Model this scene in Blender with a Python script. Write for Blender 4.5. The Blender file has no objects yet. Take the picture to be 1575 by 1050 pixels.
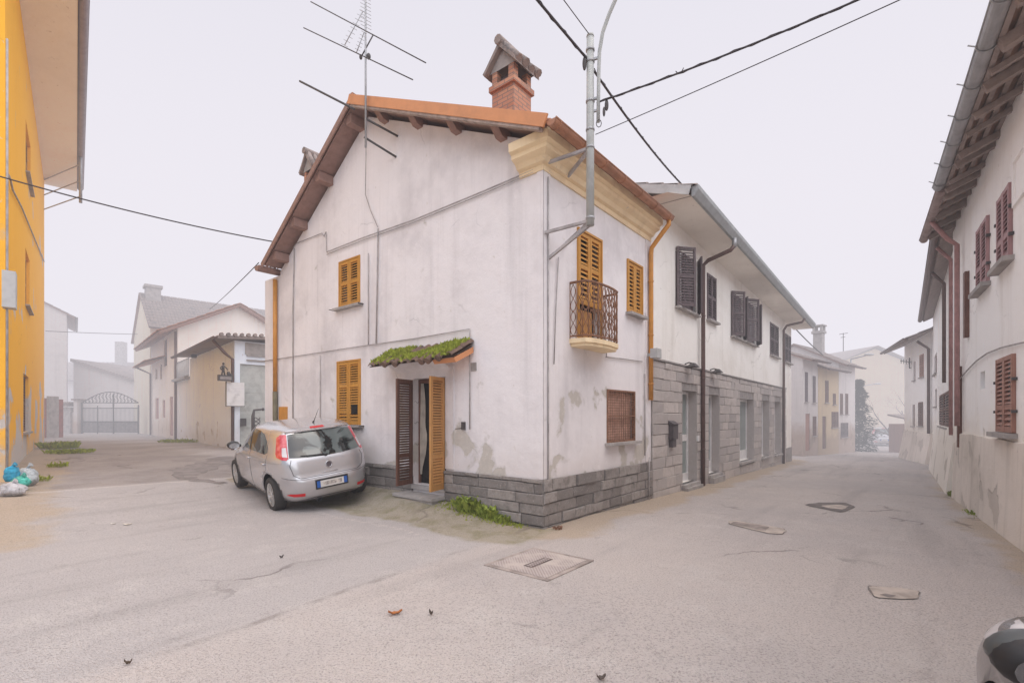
import bpy, bmesh, math, random
from mathutils import Vector, Matrix
from mathutils.bvhtree import BVHTree
from mathutils.noise import noise as pnoise
random.seed(11)
R = math.radians
scene = bpy.context.scene
COL = scene.collection
UP = Vector((0, 0, 1))

# ------------------------------------------------------------------ camera
F, CX, HY, EYE = 753.0, 787.5, 640.0, 1.65
cam_d = bpy.data.cameras.new('camera')
cam = bpy.data.objects.new('camera', cam_d)
COL.objects.link(cam)
cam.location = (0, 0, EYE)
cam.rotation_euler = (R(90), 0, 0)
cam_d.sensor_width = 36
cam_d.lens = F / 1575 * 36
cam_d.shift_y = (HY - 525) / 1575
cam_d.clip_start = 0.05
cam_d.clip_end = 1500
scene.camera = cam

def ray(px, py):
    return Vector(((px - CX) / F, 1.0, (HY - py) / F))

def at(px, py, Y):
    """the world point seen at a photo position, Y metres in front of the lens"""
    return Vector((0, 0, EYE)) + ray(px, py) * Y

# ------------------------------------------------------------------ terrain
C0 = Vector((0.455, 7.22, 0))
U2, V2 = Vector((.631, .776, 0)), Vector((-.776, .631, 0))
def sstep(a, b, x):
    t = max(0.0, min(1.0, (x - a) / (b - a)))
    return t * t * (3 - 2 * t)
def local_house(x, y):
    d = Vector((x, y, 0)) - C0
    return d.dot(U2), d.dot(V2)
def gz(x, y):
    xl, yl = local_house(x, y)
    z = 0.0
    z += min(.47, .037 * max(0.0, yl - 4.0)) * sstep(3.5, 7, yl)
    z -= min(.75, .021 * max(0.0, xl - 1.2))
    if yl > -.3 and -1.6 < xl < .4:
        wv = 1.25 - .6 * sstep(2.6, 4.2, yl)
        hump = .25 * sstep(.1, 3.0, yl) * (1 - sstep(0, wv, -xl))
        z += hump * (1 - sstep(8.4, 9.4, yl))
    z += .012 * pnoise(Vector((x * .35, y * .35, 0)))
    return z

# ------------------------------------------------------------------ mesh builder
class Basis:
    """a wall plane: a runs along the wall, n out of it, z up"""
    def __init__(s, A, N, O=(0, 0, 0)):
        s.A, s.N, s.O = Vector(A).normalized(), Vector(N).normalized(), Vector(O)
    def p(s, a, n, z):
        return s.O + s.A * a + s.N * n + UP * z
    def turn(s, a, n, ang):
        q = Matrix.Rotation(ang, 3, 'Z')
        return Basis(q @ s.A, q @ s.N, s.p(a, n, 0))
WORLD = Basis((1, 0, 0), (0, 1, 0))

class MB:
    def __init__(s):
        s.v, s.f, s.sm, s.mi = [], [], [], []
    def add(s, pts, faces, smooth=False, m=0):
        o = len(s.v)
        s.v += [tuple(p) for p in pts]
        for f in faces:
            s.f.append(tuple(i + o for i in f)); s.sm.append(smooth); s.mi.append(m)
        return s
    def poly(s, pts, m=0):
        return s.add(pts, [tuple(range(len(pts)))], m=m)
    def box(s, B, a0, a1, n0, n1, z0, z1, m=0):
        P = [B.p(a, n, z) for z in (z0, z1) for n in (n0, n1) for a in (a0, a1)]
        return s.add(P, [(0, 1, 3, 2), (4, 6, 7, 5), (0, 4, 5, 1), (2, 3, 7, 6), (0, 2, 6, 4), (1, 5, 7, 3)], m=m)
    def bar(s, p, q, w, h, m=0, up=UP):
        p, q = Vector(p), Vector(q)
        d = (q - p).normalized()
        side = d.cross(up)
        side = side.normalized() if side.length > 1e-4 else Vector((1, 0, 0))
        t = side.cross(d).normalized()
        P = [e + side * (w / 2 * i) + t * (h / 2 * j) for e in (p, q) for j in (-1, 1) for i in (-1, 1)]
        return s.add(P, [(0, 2, 3, 1), (4, 5, 7, 6), (0, 1, 5, 4), (2, 6, 7, 3), (0, 4, 6, 2), (1, 3, 7, 5)], m=m)
    def tube(s, pts, r, seg=8, caps=True, m=0):
        pts = [Vector(p) for p in pts]
        rr = r if isinstance(r, (list, tuple)) else [r] * len(pts)
        V, n = [], len(pts)
        ref = None
        for i, p in enumerate(pts):
            d = (pts[min(i + 1, n - 1)] - pts[max(i - 1, 0)]).normalized()
            if ref is None:
                ref = d.orthogonal().normalized()
            ref = (ref - d * ref.dot(d))
            ref = ref.normalized() if ref.length > 1e-5 else d.orthogonal().normalized()
            b = d.cross(ref)
            V += [p + (ref * math.cos(2 * math.pi * k / seg) + b * math.sin(2 * math.pi * k / seg)) * rr[i] for k in range(seg)]
        Fc = [(i * seg + k, i * seg + (k + 1) % seg, (i + 1) * seg + (k + 1) % seg, (i + 1) * seg + k) for i in range(n - 1) for k in range(seg)]
        s.add(V, Fc, True, m)
        if caps:
            o = len(s.v) - len(V)
            for ring in (range(seg), range((n - 1) * seg, n * seg)):
                s.f.append(tuple(o + k for k in ring)); s.sm.append(False); s.mi.append(m)
        return s
    def prism(s, B, prof, a0, a1, m=0, smooth=False):
        """closed profile of (n, z) points swept along a"""
        k = len(prof)
        P = [B.p(a0, n, z) for n, z in prof] + [B.p(a1, n, z) for n, z in prof]
        s.add(P, [(i, (i + 1) % k, (i + 1) % k + k, i + k) for i in range(k)], smooth, m)
        o = len(s.v) - 2 * k
        for q in (range(k), range(k, 2 * k)):
            s.f.append(tuple(o + i for i in q)); s.sm.append(False); s.mi.append(m)
        return s
    def ball(s, c, rx, ry, rz, seg=12, rings=8, m=0, fn=None):
        V, c = [], Vector(c)
        for i in range(rings + 1):
            th = math.pi * i / rings
            for k in range(seg):
                ph = 2 * math.pi * k / seg
                d = Vector((math.sin(th) * math.cos(ph), math.sin(th) * math.sin(ph), math.cos(th)))
                q = fn(d) if fn else 1.0
                V.append(c + Vector((d.x * rx, d.y * ry, d.z * rz)) * q)
        Fc = [(i * seg + k, i * seg + (k + 1) % seg, (i + 1) * seg + (k + 1) % seg, (i + 1) * seg + k) for i in range(rings) for k in range(seg)]
        return s.add(V, Fc, True, m)
    def wall(s, B, a0, a1, z0, z1, holes=(), n=0.0, depth=.25, m=0, mr=None):
        """a wall skin with rectangular openings (a0,a1,z0,z1[,depth]) and their reveals"""
        xs = sorted({a0, a1} | {min(max(v, a0), a1) for h in holes for v in h[:2]})
        zs = sorted({z0, z1} | {min(max(v, z0), z1) for h in holes for v in h[2:4]})
        for i in range(len(xs) - 1):
            for j in range(len(zs) - 1):
                cx, cz = (xs[i] + xs[i + 1]) / 2, (zs[j] + zs[j + 1]) / 2
                if any(h[0] < cx < h[1] and h[2] < cz < h[3] for h in holes):
                    continue
                s.poly([B.p(xs[i], n, zs[j]), B.p(xs[i + 1], n, zs[j]), B.p(xs[i + 1], n, zs[j + 1]), B.p(xs[i], n, zs[j + 1])], m)
        for h in holes:
            d = h[4] if len(h) > 4 else depth
            l, r, b, t = h[:4]
            mm = m if mr is None else mr
            for (p, q) in (((l, b), (l, t)), ((r, b), (r, t)), ((l, b), (r, b)), ((l, t), (r, t))):
                s.poly([B.p(p[0], n, p[1]), B.p(q[0], n, q[1]), B.p(q[0], n - d, q[1]), B.p(p[0], n - d, p[1])], mm)
        return s
    def build(s, name, mat, parent=None, fix=True):
        me = bpy.data.meshes.new(name)
        me.from_pydata(s.v, [], s.f)
        me.polygons.foreach_set('use_smooth', s.sm)
        me.polygons.foreach_set('material_index', s.mi)
        for mm in (mat if isinstance(mat, (list, tuple)) else [mat]):
            me.materials.append(mm)
        if fix:
            bm = bmesh.new(); bm.from_mesh(me)
            bmesh.ops.recalc_face_normals(bm, faces=bm.faces)
            bm.to_mesh(me); bm.free()
        me.update()
        o = bpy.data.objects.new(name, me)
        COL.objects.link(o)
        if parent is not None:
            o.parent = parent
        return o

def tag(o, label=None, cat=None, group=None, kind=None):
    for k, v in (('label', label), ('category', cat), ('group', group), ('kind', kind)):
        if v:
            o[k] = v
    return o

class Frame:
    """a building's root Empty, with its own axes, and the way from a photo position to its walls"""
    def __init__(s, name, x, y, direction, label, cat, group=None, z=0.0):
        s.o = bpy.data.objects.new(name, None)
        COL.objects.link(s.o)
        ang = math.atan2(direction[1], direction[0])
        s.o.location = (x, y, z)
        s.o.rotation_euler = (0, 0, ang)
        s.q = Matrix.Rotation(ang, 3, 'Z')
        s.t = Vector((x, y, z))
        tag(s.o, label, cat, group)
    def w(s, p):
        return s.q @ Vector(p) + s.t
    def l(s, p):
        return s.q.transposed() @ (Vector(p) - s.t)
    def hit(s, B, px, py, n=0.0):
        o, d = s.l((0, 0, EYE)), s.q.transposed() @ ray(px, py)
        k = ((B.O + B.N * n) - o).dot(B.N) / d.dot(B.N)
        p = o + d * k - B.O
        return p.dot(B.A), p.z
    def rect(s, B, x0, y0, x1, y1, n=0.0):
        """opening from its left and right photo columns and mean top and bottom rows"""
        a0, a1 = s.hit(B, x0, 640, n)[0], s.hit(B, x1, 640, n)[0]
        xm = (x0 + x1) / 2
        zt, zb = s.hit(B, xm, y0, n)[1], s.hit(B, xm, y1, n)[1]
        return min(a0, a1), max(a0, a1), zb, zt

# ------------------------------------------------------------------ materials
class G:
    def __init__(s, name):
        s.m = bpy.data.materials.new(name)
        s.m.use_nodes = True
        s.nt = s.m.node_tree
        s.nt.nodes.clear()
        s.out = s.n('ShaderNodeOutputMaterial')
        s.co = s.n('ShaderNodeTexCoord').outputs['Object']
    def n(s, t, **kw):
        x = s.nt.nodes.new(t)
        for k, v in kw.items():
            setattr(x, k, v)
        return x
    def put(s, sock, v):
        if isinstance(v, bpy.types.NodeSocket):
            s.nt.links.new(v, sock)
        elif isinstance(v, (tuple, list)) and sock.type == 'RGBA' and len(v) == 3:
            sock.default_value = (*v, 1)
        else:
            sock.default_value = v
    def map(s, scale, loc=(0, 0, 0), vec=None):
        x = s.n('ShaderNodeMapping')
        s.put(x.inputs['Vector'], vec or s.co)
        x.inputs['Scale'].default_value = scale if isinstance(scale, (tuple, list)) else (scale,) * 3
        x.inputs['Location'].default_value = loc
        return x.outputs[0]
    def rot(s, deg):
        x = s.n('ShaderNodeVectorRotate', rotation_type='Z_AXIS')
        s.put(x.inputs['Vector'], s.co)
        x.inputs['Angle'].default_value = math.radians(deg)
        return x.outputs[0]
    def noise(s, scale, detail=3, rough=.55, vec=None, dist=0.0):
        x = s.n('ShaderNodeTexNoise')
        s.put(x.inputs['Vector'], vec or s.co)
        x.inputs['Scale'].default_value = scale
        x.inputs['Detail'].default_value = detail
        x.inputs['Roughness'].default_value = rough
        x.inputs['Distortion'].default_value = dist
        return x.outputs[0]
    def warp(s, scale, amt):
        n_ = s.n('ShaderNodeTexNoise')
        s.put(n_.inputs['Vector'], s.co)
        n_.inputs['Scale'].default_value = scale
        n_.inputs['Detail'].default_value = 5
        k_ = s.n('ShaderNodeVectorMath', operation='SCALE')
        s.put(k_.inputs[0], n_.outputs['Color']); k_.inputs[3].default_value = amt
        a_ = s.n('ShaderNodeVectorMath', operation='ADD')
        s.put(a_.inputs[0], s.co); s.put(a_.inputs[1], k_.outputs[0])
        return a_.outputs[0]
    def vor(s, scale, feature='F1', out='Distance', vec=None):
        x = s.n('ShaderNodeTexVoronoi', feature=feature)
        s.put(x.inputs['Vector'], vec or s.co)
        x.inputs['Scale'].default_value = scale
        return x.outputs[out]
    def math(s, op, a, b=0.0, clamp=False):
        x = s.n('ShaderNodeMath', operation=op, use_clamp=clamp)
        s.put(x.inputs[0], a); s.put(x.inputs[1], b)
        return x.outputs[0]
    def step(s, v, lo, hi, a=0.0, b=1.0):
        x = s.n('ShaderNodeMapRange', interpolation_type='SMOOTHSTEP')
        s.put(x.inputs[0], v)
        for i, q in enumerate((lo, hi, a, b)):
            x.inputs[i + 1].default_value = q
        return x.outputs[0]
    def mix(s, f, a, b, mode='MIX'):
        x = s.n('ShaderNodeMix', data_type='RGBA', blend_type=mode)
        s.put(x.inputs[0], f); s.put(x.inputs[6], a); s.put(x.inputs[7], b)
        return x.outputs[2]
    def xyz(s, vec=None):
        x = s.n('ShaderNodeSeparateXYZ')
        s.put(x.inputs[0], vec or s.co)
        return x.outputs
    def comb(s, x_, y_, z_=0.0):
        x = s.n('ShaderNodeCombineXYZ')
        for i, v in enumerate((x_, y_, z_)):
            s.put(x.inputs[i], v)
        return x.outputs[0]
    def island(s):
        return s.n('ShaderNodeNewGeometry').outputs['Random Per Island']
    def bump(s, h, strength=.4, dist=.02, prev=None):
        x = s.n('ShaderNodeBump')
        x.inputs['Strength'].default_value = strength
        x.inputs['Distance'].default_value = dist
        s.put(x.inputs['Height'], h)
        if prev is not None:
            s.put(x.inputs['Normal'], prev)
        return x.outputs[0]
    def done(s, base, rough=.85, bump=None, metal=0.0, spec=.3, **kw):
        b = s.n('ShaderNodeBsdfPrincipled')
        s.put(b.inputs['Base Color'], base)
        s.put(b.inputs['Roughness'], rough)
        s.put(b.inputs['Metallic'], metal)
        b.inputs['Specular IOR Level'].default_value = spec
        for k, v in kw.items():
            s.put(b.inputs[k.replace('_', ' ')], v)
        if bump is not None:
            s.put(b.inputs['Normal'], bump)
        s.nt.links.new(b.outputs[0], s.out.inputs[0])
        return s.m

def m_plain(name, c, rough=.7, var=.25, metal=0.0, spec=.3, scale=6.0, grime=(.12, .1, .09), grime_amt=.25):
    g = G(name)
    n1 = g.step(g.noise(scale, 4), .35, .7)
    n2 = g.noise(scale * 9, 3)
    dark = tuple(x * (1 - var) for x in c)
    col = g.mix(n1, c, dark)
    col = g.mix(g.math('MULTIPLY', g.step(g.noise(scale * .6, 6, .7), .5, .75), grime_amt), col, grime)
    return g.done(col, rough, g.bump(n2, .15, .004), metal, spec)

def m_plaster(name, base, stain, under, peel=.0, peel_h=(0.6, 2.4), streak=.5, blot=.5, low=None, low_h=(.7, 2.2), bump=.3, thr=.6, pscale=1.35):
    g = G(name)
    z = g.xyz()[2]
    big = g.step(g.noise(.55, 5, .6), .42, .72)
    mid = g.step(g.noise(2.3, 5, .62, dist=.4), .45, .75)
    st = g.step(g.noise(1.0, 5, .6, g.map((2.6, 2.6, .16))), .5, .78)
    st2 = g.step(g.noise(1.0, 4, .6, g.map((9, 9, .3), (3, 1, 7))), .55, .8)
    col = g.mix(g.math('MULTIPLY', big, blot), base, stain)
    col = g.mix(g.math('MULTIPLY', mid, blot * .6), col, tuple(x * 1.06 for x in base))
    col = g.mix(g.math('MULTIPLY', st, streak), col, tuple(x * .82 for x in stain))
    col = g.mix(g.math('MULTIPLY', st2, streak * .55), col, tuple(x * .7 for x in stain))
    if low:
        wob = g.math('ADD', z, g.math('MULTIPLY', g.noise(1.2, 4), 1.2))
        lowm = g.step(wob, low_h[0] + .6, low_h[1] + .6, 1, 0)
        col = g.mix(g.math('MULTIPLY', lowm, .75), col, low)
    h = g.noise(38, 5, .65)
    if peel > 0:
        pn = g.noise(pscale, 6, .5, dist=.25)
        hm = g.step(z, peel_h[0], peel_h[1], .0, .16)
        pm = g.step(g.math('SUBTRACT', pn, hm), thr, thr + .012)
        ring = g.step(g.math('SUBTRACT', pn, hm), thr - .03, thr)
        col = g.mix(g.math('MULTIPLY', ring, .35 * peel), col, tuple(x * .7 for x in under))
        ucol = g.mix(g.noise(14, 4), under, tuple(x * .72 for x in under))
        col = g.mix(g.math('MULTIPLY', pm, peel), col, ucol)
        h = g.math('SUBTRACT', h, g.math('MULTIPLY', pm, 1.4))
    ce = g.vor(.55, 'DISTANCE_TO_EDGE', vec=g.warp(.9, 1.0))
    ck = g.math('MULTIPLY', g.step(ce, .002, .010, 1, 0), g.step(g.noise(.9, 3, .5, g.map(1, (4, 4, 4))), .56, .66))
    col = g.mix(g.math('MULTIPLY', ck, .3), col, tuple(x * .5 for x in stain))
    h = g.math('SUBTRACT', h, g.math('MULTIPLY', ck, .8))
    chips = g.step(g.noise(6.5, 6, .65, g.map((1, 1, .7), (2, 8, 5))), .66, .675)
    col = g.mix(g.math('MULTIPLY', chips, .45), col, under)
    col = g.mix(g.math('MULTIPLY', g.step(g.noise(4.2, 6, .7, g.map(1, (5, 1, 2))), .57, .7), .3), col, tuple(min(1, x * 1.12) for x in base))
    col = g.mix(g.math('MULTIPLY', g.step(g.noise(22, 4, .7), .58, .74), .16), col, tuple(x * .55 for x in stain))
    return g.done(col, .93, g.bump(h, bump, .012, g.bump(g.noise(3.0, 4), .35, .05)), spec=.15)

def m_stone(name, c1, c2, spot, scale=30, dark=.5):
    g = G(name)
    i = g.island()
    col = g.mix(i, c1, c2)
    col = g.mix(g.math('MULTIPLY', g.step(g.noise(scale * .3, 5, .7), .4, .7), .7), col, tuple(x * dark for x in c1))
    col = g.mix(g.math('MULTIPLY', g.step(g.noise(scale, 4, .7), .56, .72), .5), col, spot)
    h = g.math('ADD', g.noise(scale * .25, 6, .7), g.math('MULTIPLY', g.noise(scale * 1.2, 4, .7), .5))
    return g.done(col, .9, g.bump(h, .8, .02), spec=.2)

def m_tile(name, c1, c2, moss, dirt):
    g = G(name)
    col = g.mix(g.noise(7, 3), c1, c2)
    col = g.mix(g.step(g.noise(2.5, 5, .7), .5, .7), col, dirt)
    col = g.mix(g.step(g.noise(1.4, 6, .7), .6, .75), col, moss)
    return g.done(col, .9, g.bump(g.noise(40, 4), .4, .01), spec=.15)

def m_wood(name, c, c2, axis=(14, 14, 1.2), rough=.6, wear=(.45, .35, .25), wear_amt=.3):
    g = G(name)
    gr = g.noise(3, 5, .6, g.map(axis))
    col = g.mix(g.step(gr, .35, .7), c, c2)
    col = g.mix(g.math('MULTIPLY', g.step(g.noise(5, 6, .7), .52, .72), wear_amt), col, wear)
    col = g.mix(g.math('MULTIPLY', g.island(), .45), col, tuple(x * .68 for x in c))
    col = g.mix(g.math('MULTIPLY', g.step(g.noise(1.1, 5, .7), .42, .68), .4), col, tuple(x * .8 + .06 for x in c))
    return g.done(col, rough, g.bump(gr, .3, .004), spec=.3)
# ------------------------------------------------------------------ light and haze
SUN_EL, SUN_AZ = 72, 105          # a high winter sun far behind the mist, its light spread over much of the sky
w = bpy.data.worlds.new('World')
scene.world = w
w.use_nodes = True
nt = w.node_tree
nt.nodes.clear()
wo = nt.nodes.new('ShaderNodeOutputWorld')
bg = nt.nodes.new('ShaderNodeBackground')
sky = nt.nodes.new('ShaderNodeTexSky')
sky.sky_type = 'NISHITA'
sky.sun_disc = False
sky.sun_elevation = R(SUN_EL)
sky.sun_rotation = R(SUN_AZ)
sky.air_density = 1.0
sky.dust_density = 4.0
sky.ozone_density = 1.0
nt.links.new(sky.outputs[0], bg.inputs[0])
bg.inputs[1].default_value = 0.15
nt.links.new(bg.outputs[0], wo.inputs[0])
sd = bpy.data.lights.new('sun', 'SUN')
sd.energy = 5.0
sd.angle = R(145)
sd.color = (1.0, .985, .98)
sun = bpy.data.objects.new('sun', sd)
COL.objects.link(sun)
a = R(SUN_AZ)
sdir = Vector((math.sin(a) * math.cos(R(SUN_EL)), math.cos(a) * math.cos(R(SUN_EL)), math.sin(R(SUN_EL))))
sun.rotation_euler = sdir.to_track_quat('Z', 'Y').to_euler()
sun.location = sdir * 60
scene.view_settings.view_transform = 'Standard'
scene.view_settings.look = 'None'
scene.view_settings.exposure = 0
scene.cycles.max_bounces = 6
scene.cycles.diffuse_bounces = 4
scene.cycles.volume_bounces = 0
scene.cycles.use_denoising = True

# the winter mist that fills the village: thin around the junction, thicker banks down both streets
def mist_bank(name, label, sig, col, lum, x0, x1, y0, y1, z0, z1):
    g = G(name)
    ab = g.n('ShaderNodeVolumeAbsorption')
    ab.inputs['Color'].default_value = (0, 0, 0, 1)
    ab.inputs['Density'].default_value = sig
    em = g.n('ShaderNodeEmission')  # the mist glows by itself in place of scattered daylight
    em.inputs['Color'].default_value = (*col, 1)
    em.inputs['Strength'].default_value = sig * lum
    ad = g.n('ShaderNodeAddShader')
    g.nt.links.new(ab.outputs[0], ad.inputs[0])
    g.nt.links.new(em.outputs[0], ad.inputs[1])
    g.nt.links.new(ad.outputs[0], g.out.inputs['Volume'])
    tag(MB().box(WORLD, x0, x1, y0, y1, z0, z1).build('mist', g.m), label, kind='stuff')
MIST = (.86, .83, .895)
mist_bank('thin_mist', 'thin pale winter mist over the whole village', .0022, MIST, 1.0, -170, 170, -60, 230, -8, 105)
mist_bank('mist_bank', 'denser mist beginning beyond the corner house', .0055, MIST, 1.0, -169, 169, 12.5, 229, -7.5, 104)
mist_bank('mist_bank', 'thickest mist far down both streets', .011, MIST, 1.0, -168, 168, 22, 228, -7, 103)

# ------------------------------------------------------------------ ground
def gridline(lo, hi, f0, f1, fine, grow=1.28):
    xs = [f0]
    while xs[-1] < f1:
        xs.append(xs[-1] + fine)
    st, x = fine, xs[-1]
    while x < hi:
        st *= grow; x += min(st, 8); xs.append(min(x, hi))
    st, x = fine, xs[0]
    while x > lo:
        st *= grow; x -= min(st, 8); xs.insert(0, max(x, lo))
    return xs
def seg_d(p, a, b):
    ax, ay = a; bx, by = b
    dx, dy = bx - ax, by - ay
    t = max(0, min(1, ((p[0] - ax) * dx + (p[1] - ay) * dy) / (dx * dx + dy * dy)))
    return math.hypot(p[0] - ax - t * dx, p[1] - ay - t * dy)
def line_side(p, a, b):
    return ((b[0] - a[0]) * (p[1] - a[1]) - (b[1] - a[1]) * (p[0] - a[0])) / math.hypot(b[0] - a[0], b[1] - a[1])
gx = gridline(-160, 160, -12.0, 10.0, .11)
gy = gridline(-50, 220, 1.8, 13.5, .11)
nx, ny = len(gx), len(gy)
V, masks, masks2 = [], [], []
SEAM = ((-2.73, 3.03), (-.69, 5.92))
G_FRONT = [((.455, 7.22), (2.88, 10.2)), ((2.88, 10.2), (12.83, 22.5))]
R_BASE = [((2.3, .3), (6.63, 6.34)), ((6.63, 6.34), (10.15, 11.1)), ((10.15, 11.1), (18.2, 21.1))]
O_BASE = [((-6.9, 6.0), (-10.9, 10.54)), ((-10.9, 10.54), (-22.2, 23.2))]
G1_BASE = [((-10.24, 18.07), (-17.97, 26.3))]
for y in gy:
    for x in gx:
        V.append((x, y, gz(x, y)))
        xl, yl = local_house(x, y)
        wob = pnoise(Vector((x * .8, y * .8, 3))) * .35 + pnoise(Vector((x * 3, y * 3, 9))) * .12
        p = (x, y)
        df = min(seg_d(p, *s) for s in G_FRONT)
        dr = min(seg_d(p, *s) for s in R_BASE)
        do = min(seg_d(p, *s) for s in O_BASE)
        d1 = min(seg_d(p, *s) for s in G1_BASE)
        dirt = max(1 - sstep(.25, 1.15, df + wob * .8), .75 * (1 - sstep(.1, .8, dr + wob)), .8 * (1 - sstep(.4, 1.7, do + wob)), .6 * (1 - sstep(.1, .7, d1 + wob)))
        verge = (1 - sstep(.9, 1.5, -xl + wob * .6)) * sstep(-1.1, .4, yl + wob) * (1 - sstep(8.2, 9.0, yl)) if xl < .1 else 0
        sd_ = line_side(p, *SEAM) + wob * .25
        warm = sstep(-.12, .2, -sd_) * (1 - sstep(0, 8, -sd_ - 6) * .6)
        old = sstep(-.15, .35, line_side(p, (-9.5, 9.1), (-6.4, 12.2)) * -1 * -1 + wob * .3) if x < 0 and xl < 0.3 else 0
        edge = max(0, 1 - abs(line_side(p, (-9.5, 9.1), (-6.4, 12.2)) + wob * .4) / .16) * (1 if xl < -.6 else 0)
        edge = max(edge, (1 - sstep(.0, .14, abs(-xl - 1.45 + wob * .5))) * sstep(.6, 1.2, yl) * (1 - sstep(3.6, 4.2, yl)) * .9)
        dark = max(0.0, 1 - seg_d(p, (-9.3, 15.6), (-5.2, 11.2)) / .75 + wob) * .9 if x < -3 else 0
        masks.append((min(1, dirt), min(1, verge), min(1, max(0, dark)), 1))
        masks2.append((warm, old, edge, 1))
me = bpy.data.meshes.new('road_ground')
me.from_pydata(V, [], [(j * nx + i, j * nx + i + 1, (j + 1) * nx + i + 1, (j + 1) * nx + i) for j in range(ny - 1) for i in range(nx - 1)])
me.polygons.foreach_set('use_smooth', [True] * len(me.polygons))
for nm, arr in (('wear', masks), ('age', masks2)):
    at_ = me.color_attributes.new(nm, 'FLOAT_COLOR', 'POINT')
    at_.data.foreach_set('color', [c for q in arr for c in q])
g = G('worn_asphalt')
def attr(nm):
    x = g.n('ShaderNodeAttribute')
    x.attribute_name = nm
    s_ = g.n('ShaderNodeSeparateColor')
    g.put(s_.inputs[0], x.outputs['Color'])
    return s_.outputs
wear, age = attr('wear'), attr('age')
n_big = g.noise(.35, 5, .6)
n_mid = g.noise(1.7, 6, .65)
n_fin = g.noise(60, 3, .7)
grit = g.vor(95)
GREY, WARM, DUST = (.51, .467, .45), (.565, .50, .465), (.62, .57, .535)
col = g.mix(age[0], GREY, WARM)
col = g.mix(g.math('MULTIPLY', g.step(n_big, .38, .68), .55), col, (.45, .41, .40))
col = g.mix(g.math('MULTIPLY', g.step(n_mid, .5, .75), .55), col, DUST)
trk = g.noise(1.0, 5, .6, g.map((.16, 1.5, 1), vec=g.rot(-50.9)))
col = g.mix(g.math('MULTIPLY', g.step(trk, .5, .72), .4), col, (.33, .295, .285))
col = g.mix(g.math('MULTIPLY', g.step(g.noise(.8, 7, .7, g.map(1, (7, 3, 0))), .56, .66), .45), col, (.60, .55, .52))
col = g.mix(g.math('MULTIPLY', g.step(g.noise(3.1, 7, .75, g.map(1, (1, 9, 0))), .58, .68), .35), col, (.30, .26, .245))
oldc = g.mix(g.step(g.noise(.9, 6, .7), .4, .65), (.37, .315, .285), (.26, .22, .20))
col = g.mix(g.math('MULTIPLY', age[1], .75), col, oldc)
wet = g.step(g.math('ADD', wear[2], g.math('MULTIPLY', g.noise(2.2, 5), .5)), .55, .8)
col = g.mix(g.math('MULTIPLY', wet, .62), col, (.17, .15, .145))
dn = g.step(g.math('ADD', wear[0], g.math('MULTIPLY', g.math('SUBTRACT', g.noise(2.4, 6, .7), .5), .9)), .35, .8)
col = g.mix(g.math('MULTIPLY', dn, .75), col, (.50, .385, .27))
vn = g.step(g.math('ADD', wear[1], g.math('MULTIPLY', g.math('SUBTRACT', g.noise(1.9, 6, .7), .5), .8)), .4, .75)
vcol = g.mix(g.step(g.noise(2.7, 6, .7), .42, .66), (.40, .34, .255), (.27, .24, .13))
vcol = g.mix(g.math('MULTIPLY', g.step(g.noise(9, 5, .7), .56, .68), .6), vcol, (.17, .19, .06))
col = g.mix(g.math('MULTIPLY', vn, .85), col, vcol)
en = g.step(g.math('ADD', age[2], g.math('MULTIPLY', g.math('SUBTRACT', g.noise(4, 5, .7), .5), 1.1)), .45, .8)
col = g.mix(g.math('MULTIPLY', en, .7), col, (.62, .56, .52))
sm = g.step(g.math('ABSOLUTE', g.math('SUBTRACT', age[0], .45)), .05, .3, 1, 0)
col = g.mix(g.math('MULTIPLY', g.math('MULTIPLY', sm, g.step(g.noise(1.3, 5, .7), .42, .62)), .5), col, (.2, .165, .145))
# cracks, patches of lost binder and stone grit
cr = g.vor(.42, 'DISTANCE_TO_EDGE', vec=g.n('ShaderNodeVectorMath', operation='ADD').outputs[0])
vm = [x for x in g.nt.nodes if x.type == 'VECT_MATH'][0]
g.put(vm.inputs[0], g.co)
wn = g.n('ShaderNodeTexNoise'); wn.inputs['Scale'].default_value = 1.1; wn.inputs['Detail'].default_value = 5
g.put(wn.inputs['Vector'], g.co)
sc_ = g.n('ShaderNodeVectorMath', operation='SCALE'); g.put(sc_.inputs[0], wn.outputs['Color']); sc_.inputs[3].default_value = 1.3
g.put(vm.inputs[1], sc_.outputs[0])
crm = g.math('MULTIPLY', g.step(cr, .004, .016, 1, 0), g.step(g.noise(.5, 3), .52, .62))
col = g.mix(g.math('MULTIPLY', crm, .55), col, (.12, .1, .09))
col = g.mix(g.math('MULTIPLY', g.step(grit, .0, .34, 1, 0), .42), col, (.70, .64, .61))
col = g.mix(g.math('MULTIPLY', g.step(n_fin, .48, .68), .6), col, (.19, .165, .16))
col = g.mix(g.math('MULTIPLY', g.step(g.noise(17, 5, .75), .55, .72), .42), col, (.24, .2, .18))
hgt = g.math('ADD', g.math('MULTIPLY', grit, .8), g.math('ADD', g.noise(7, 5, .7), g.math('MULTIPLY', crm, -.8)))
me.materials.append(g.done(col, .92, g.bump(hgt, .7, .025), spec=.2))
ground = bpy.data.objects.new('road_ground', me)
COL.objects.link(ground)
tag(ground, 'worn pale asphalt of the street junction', kind='structure')

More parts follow.
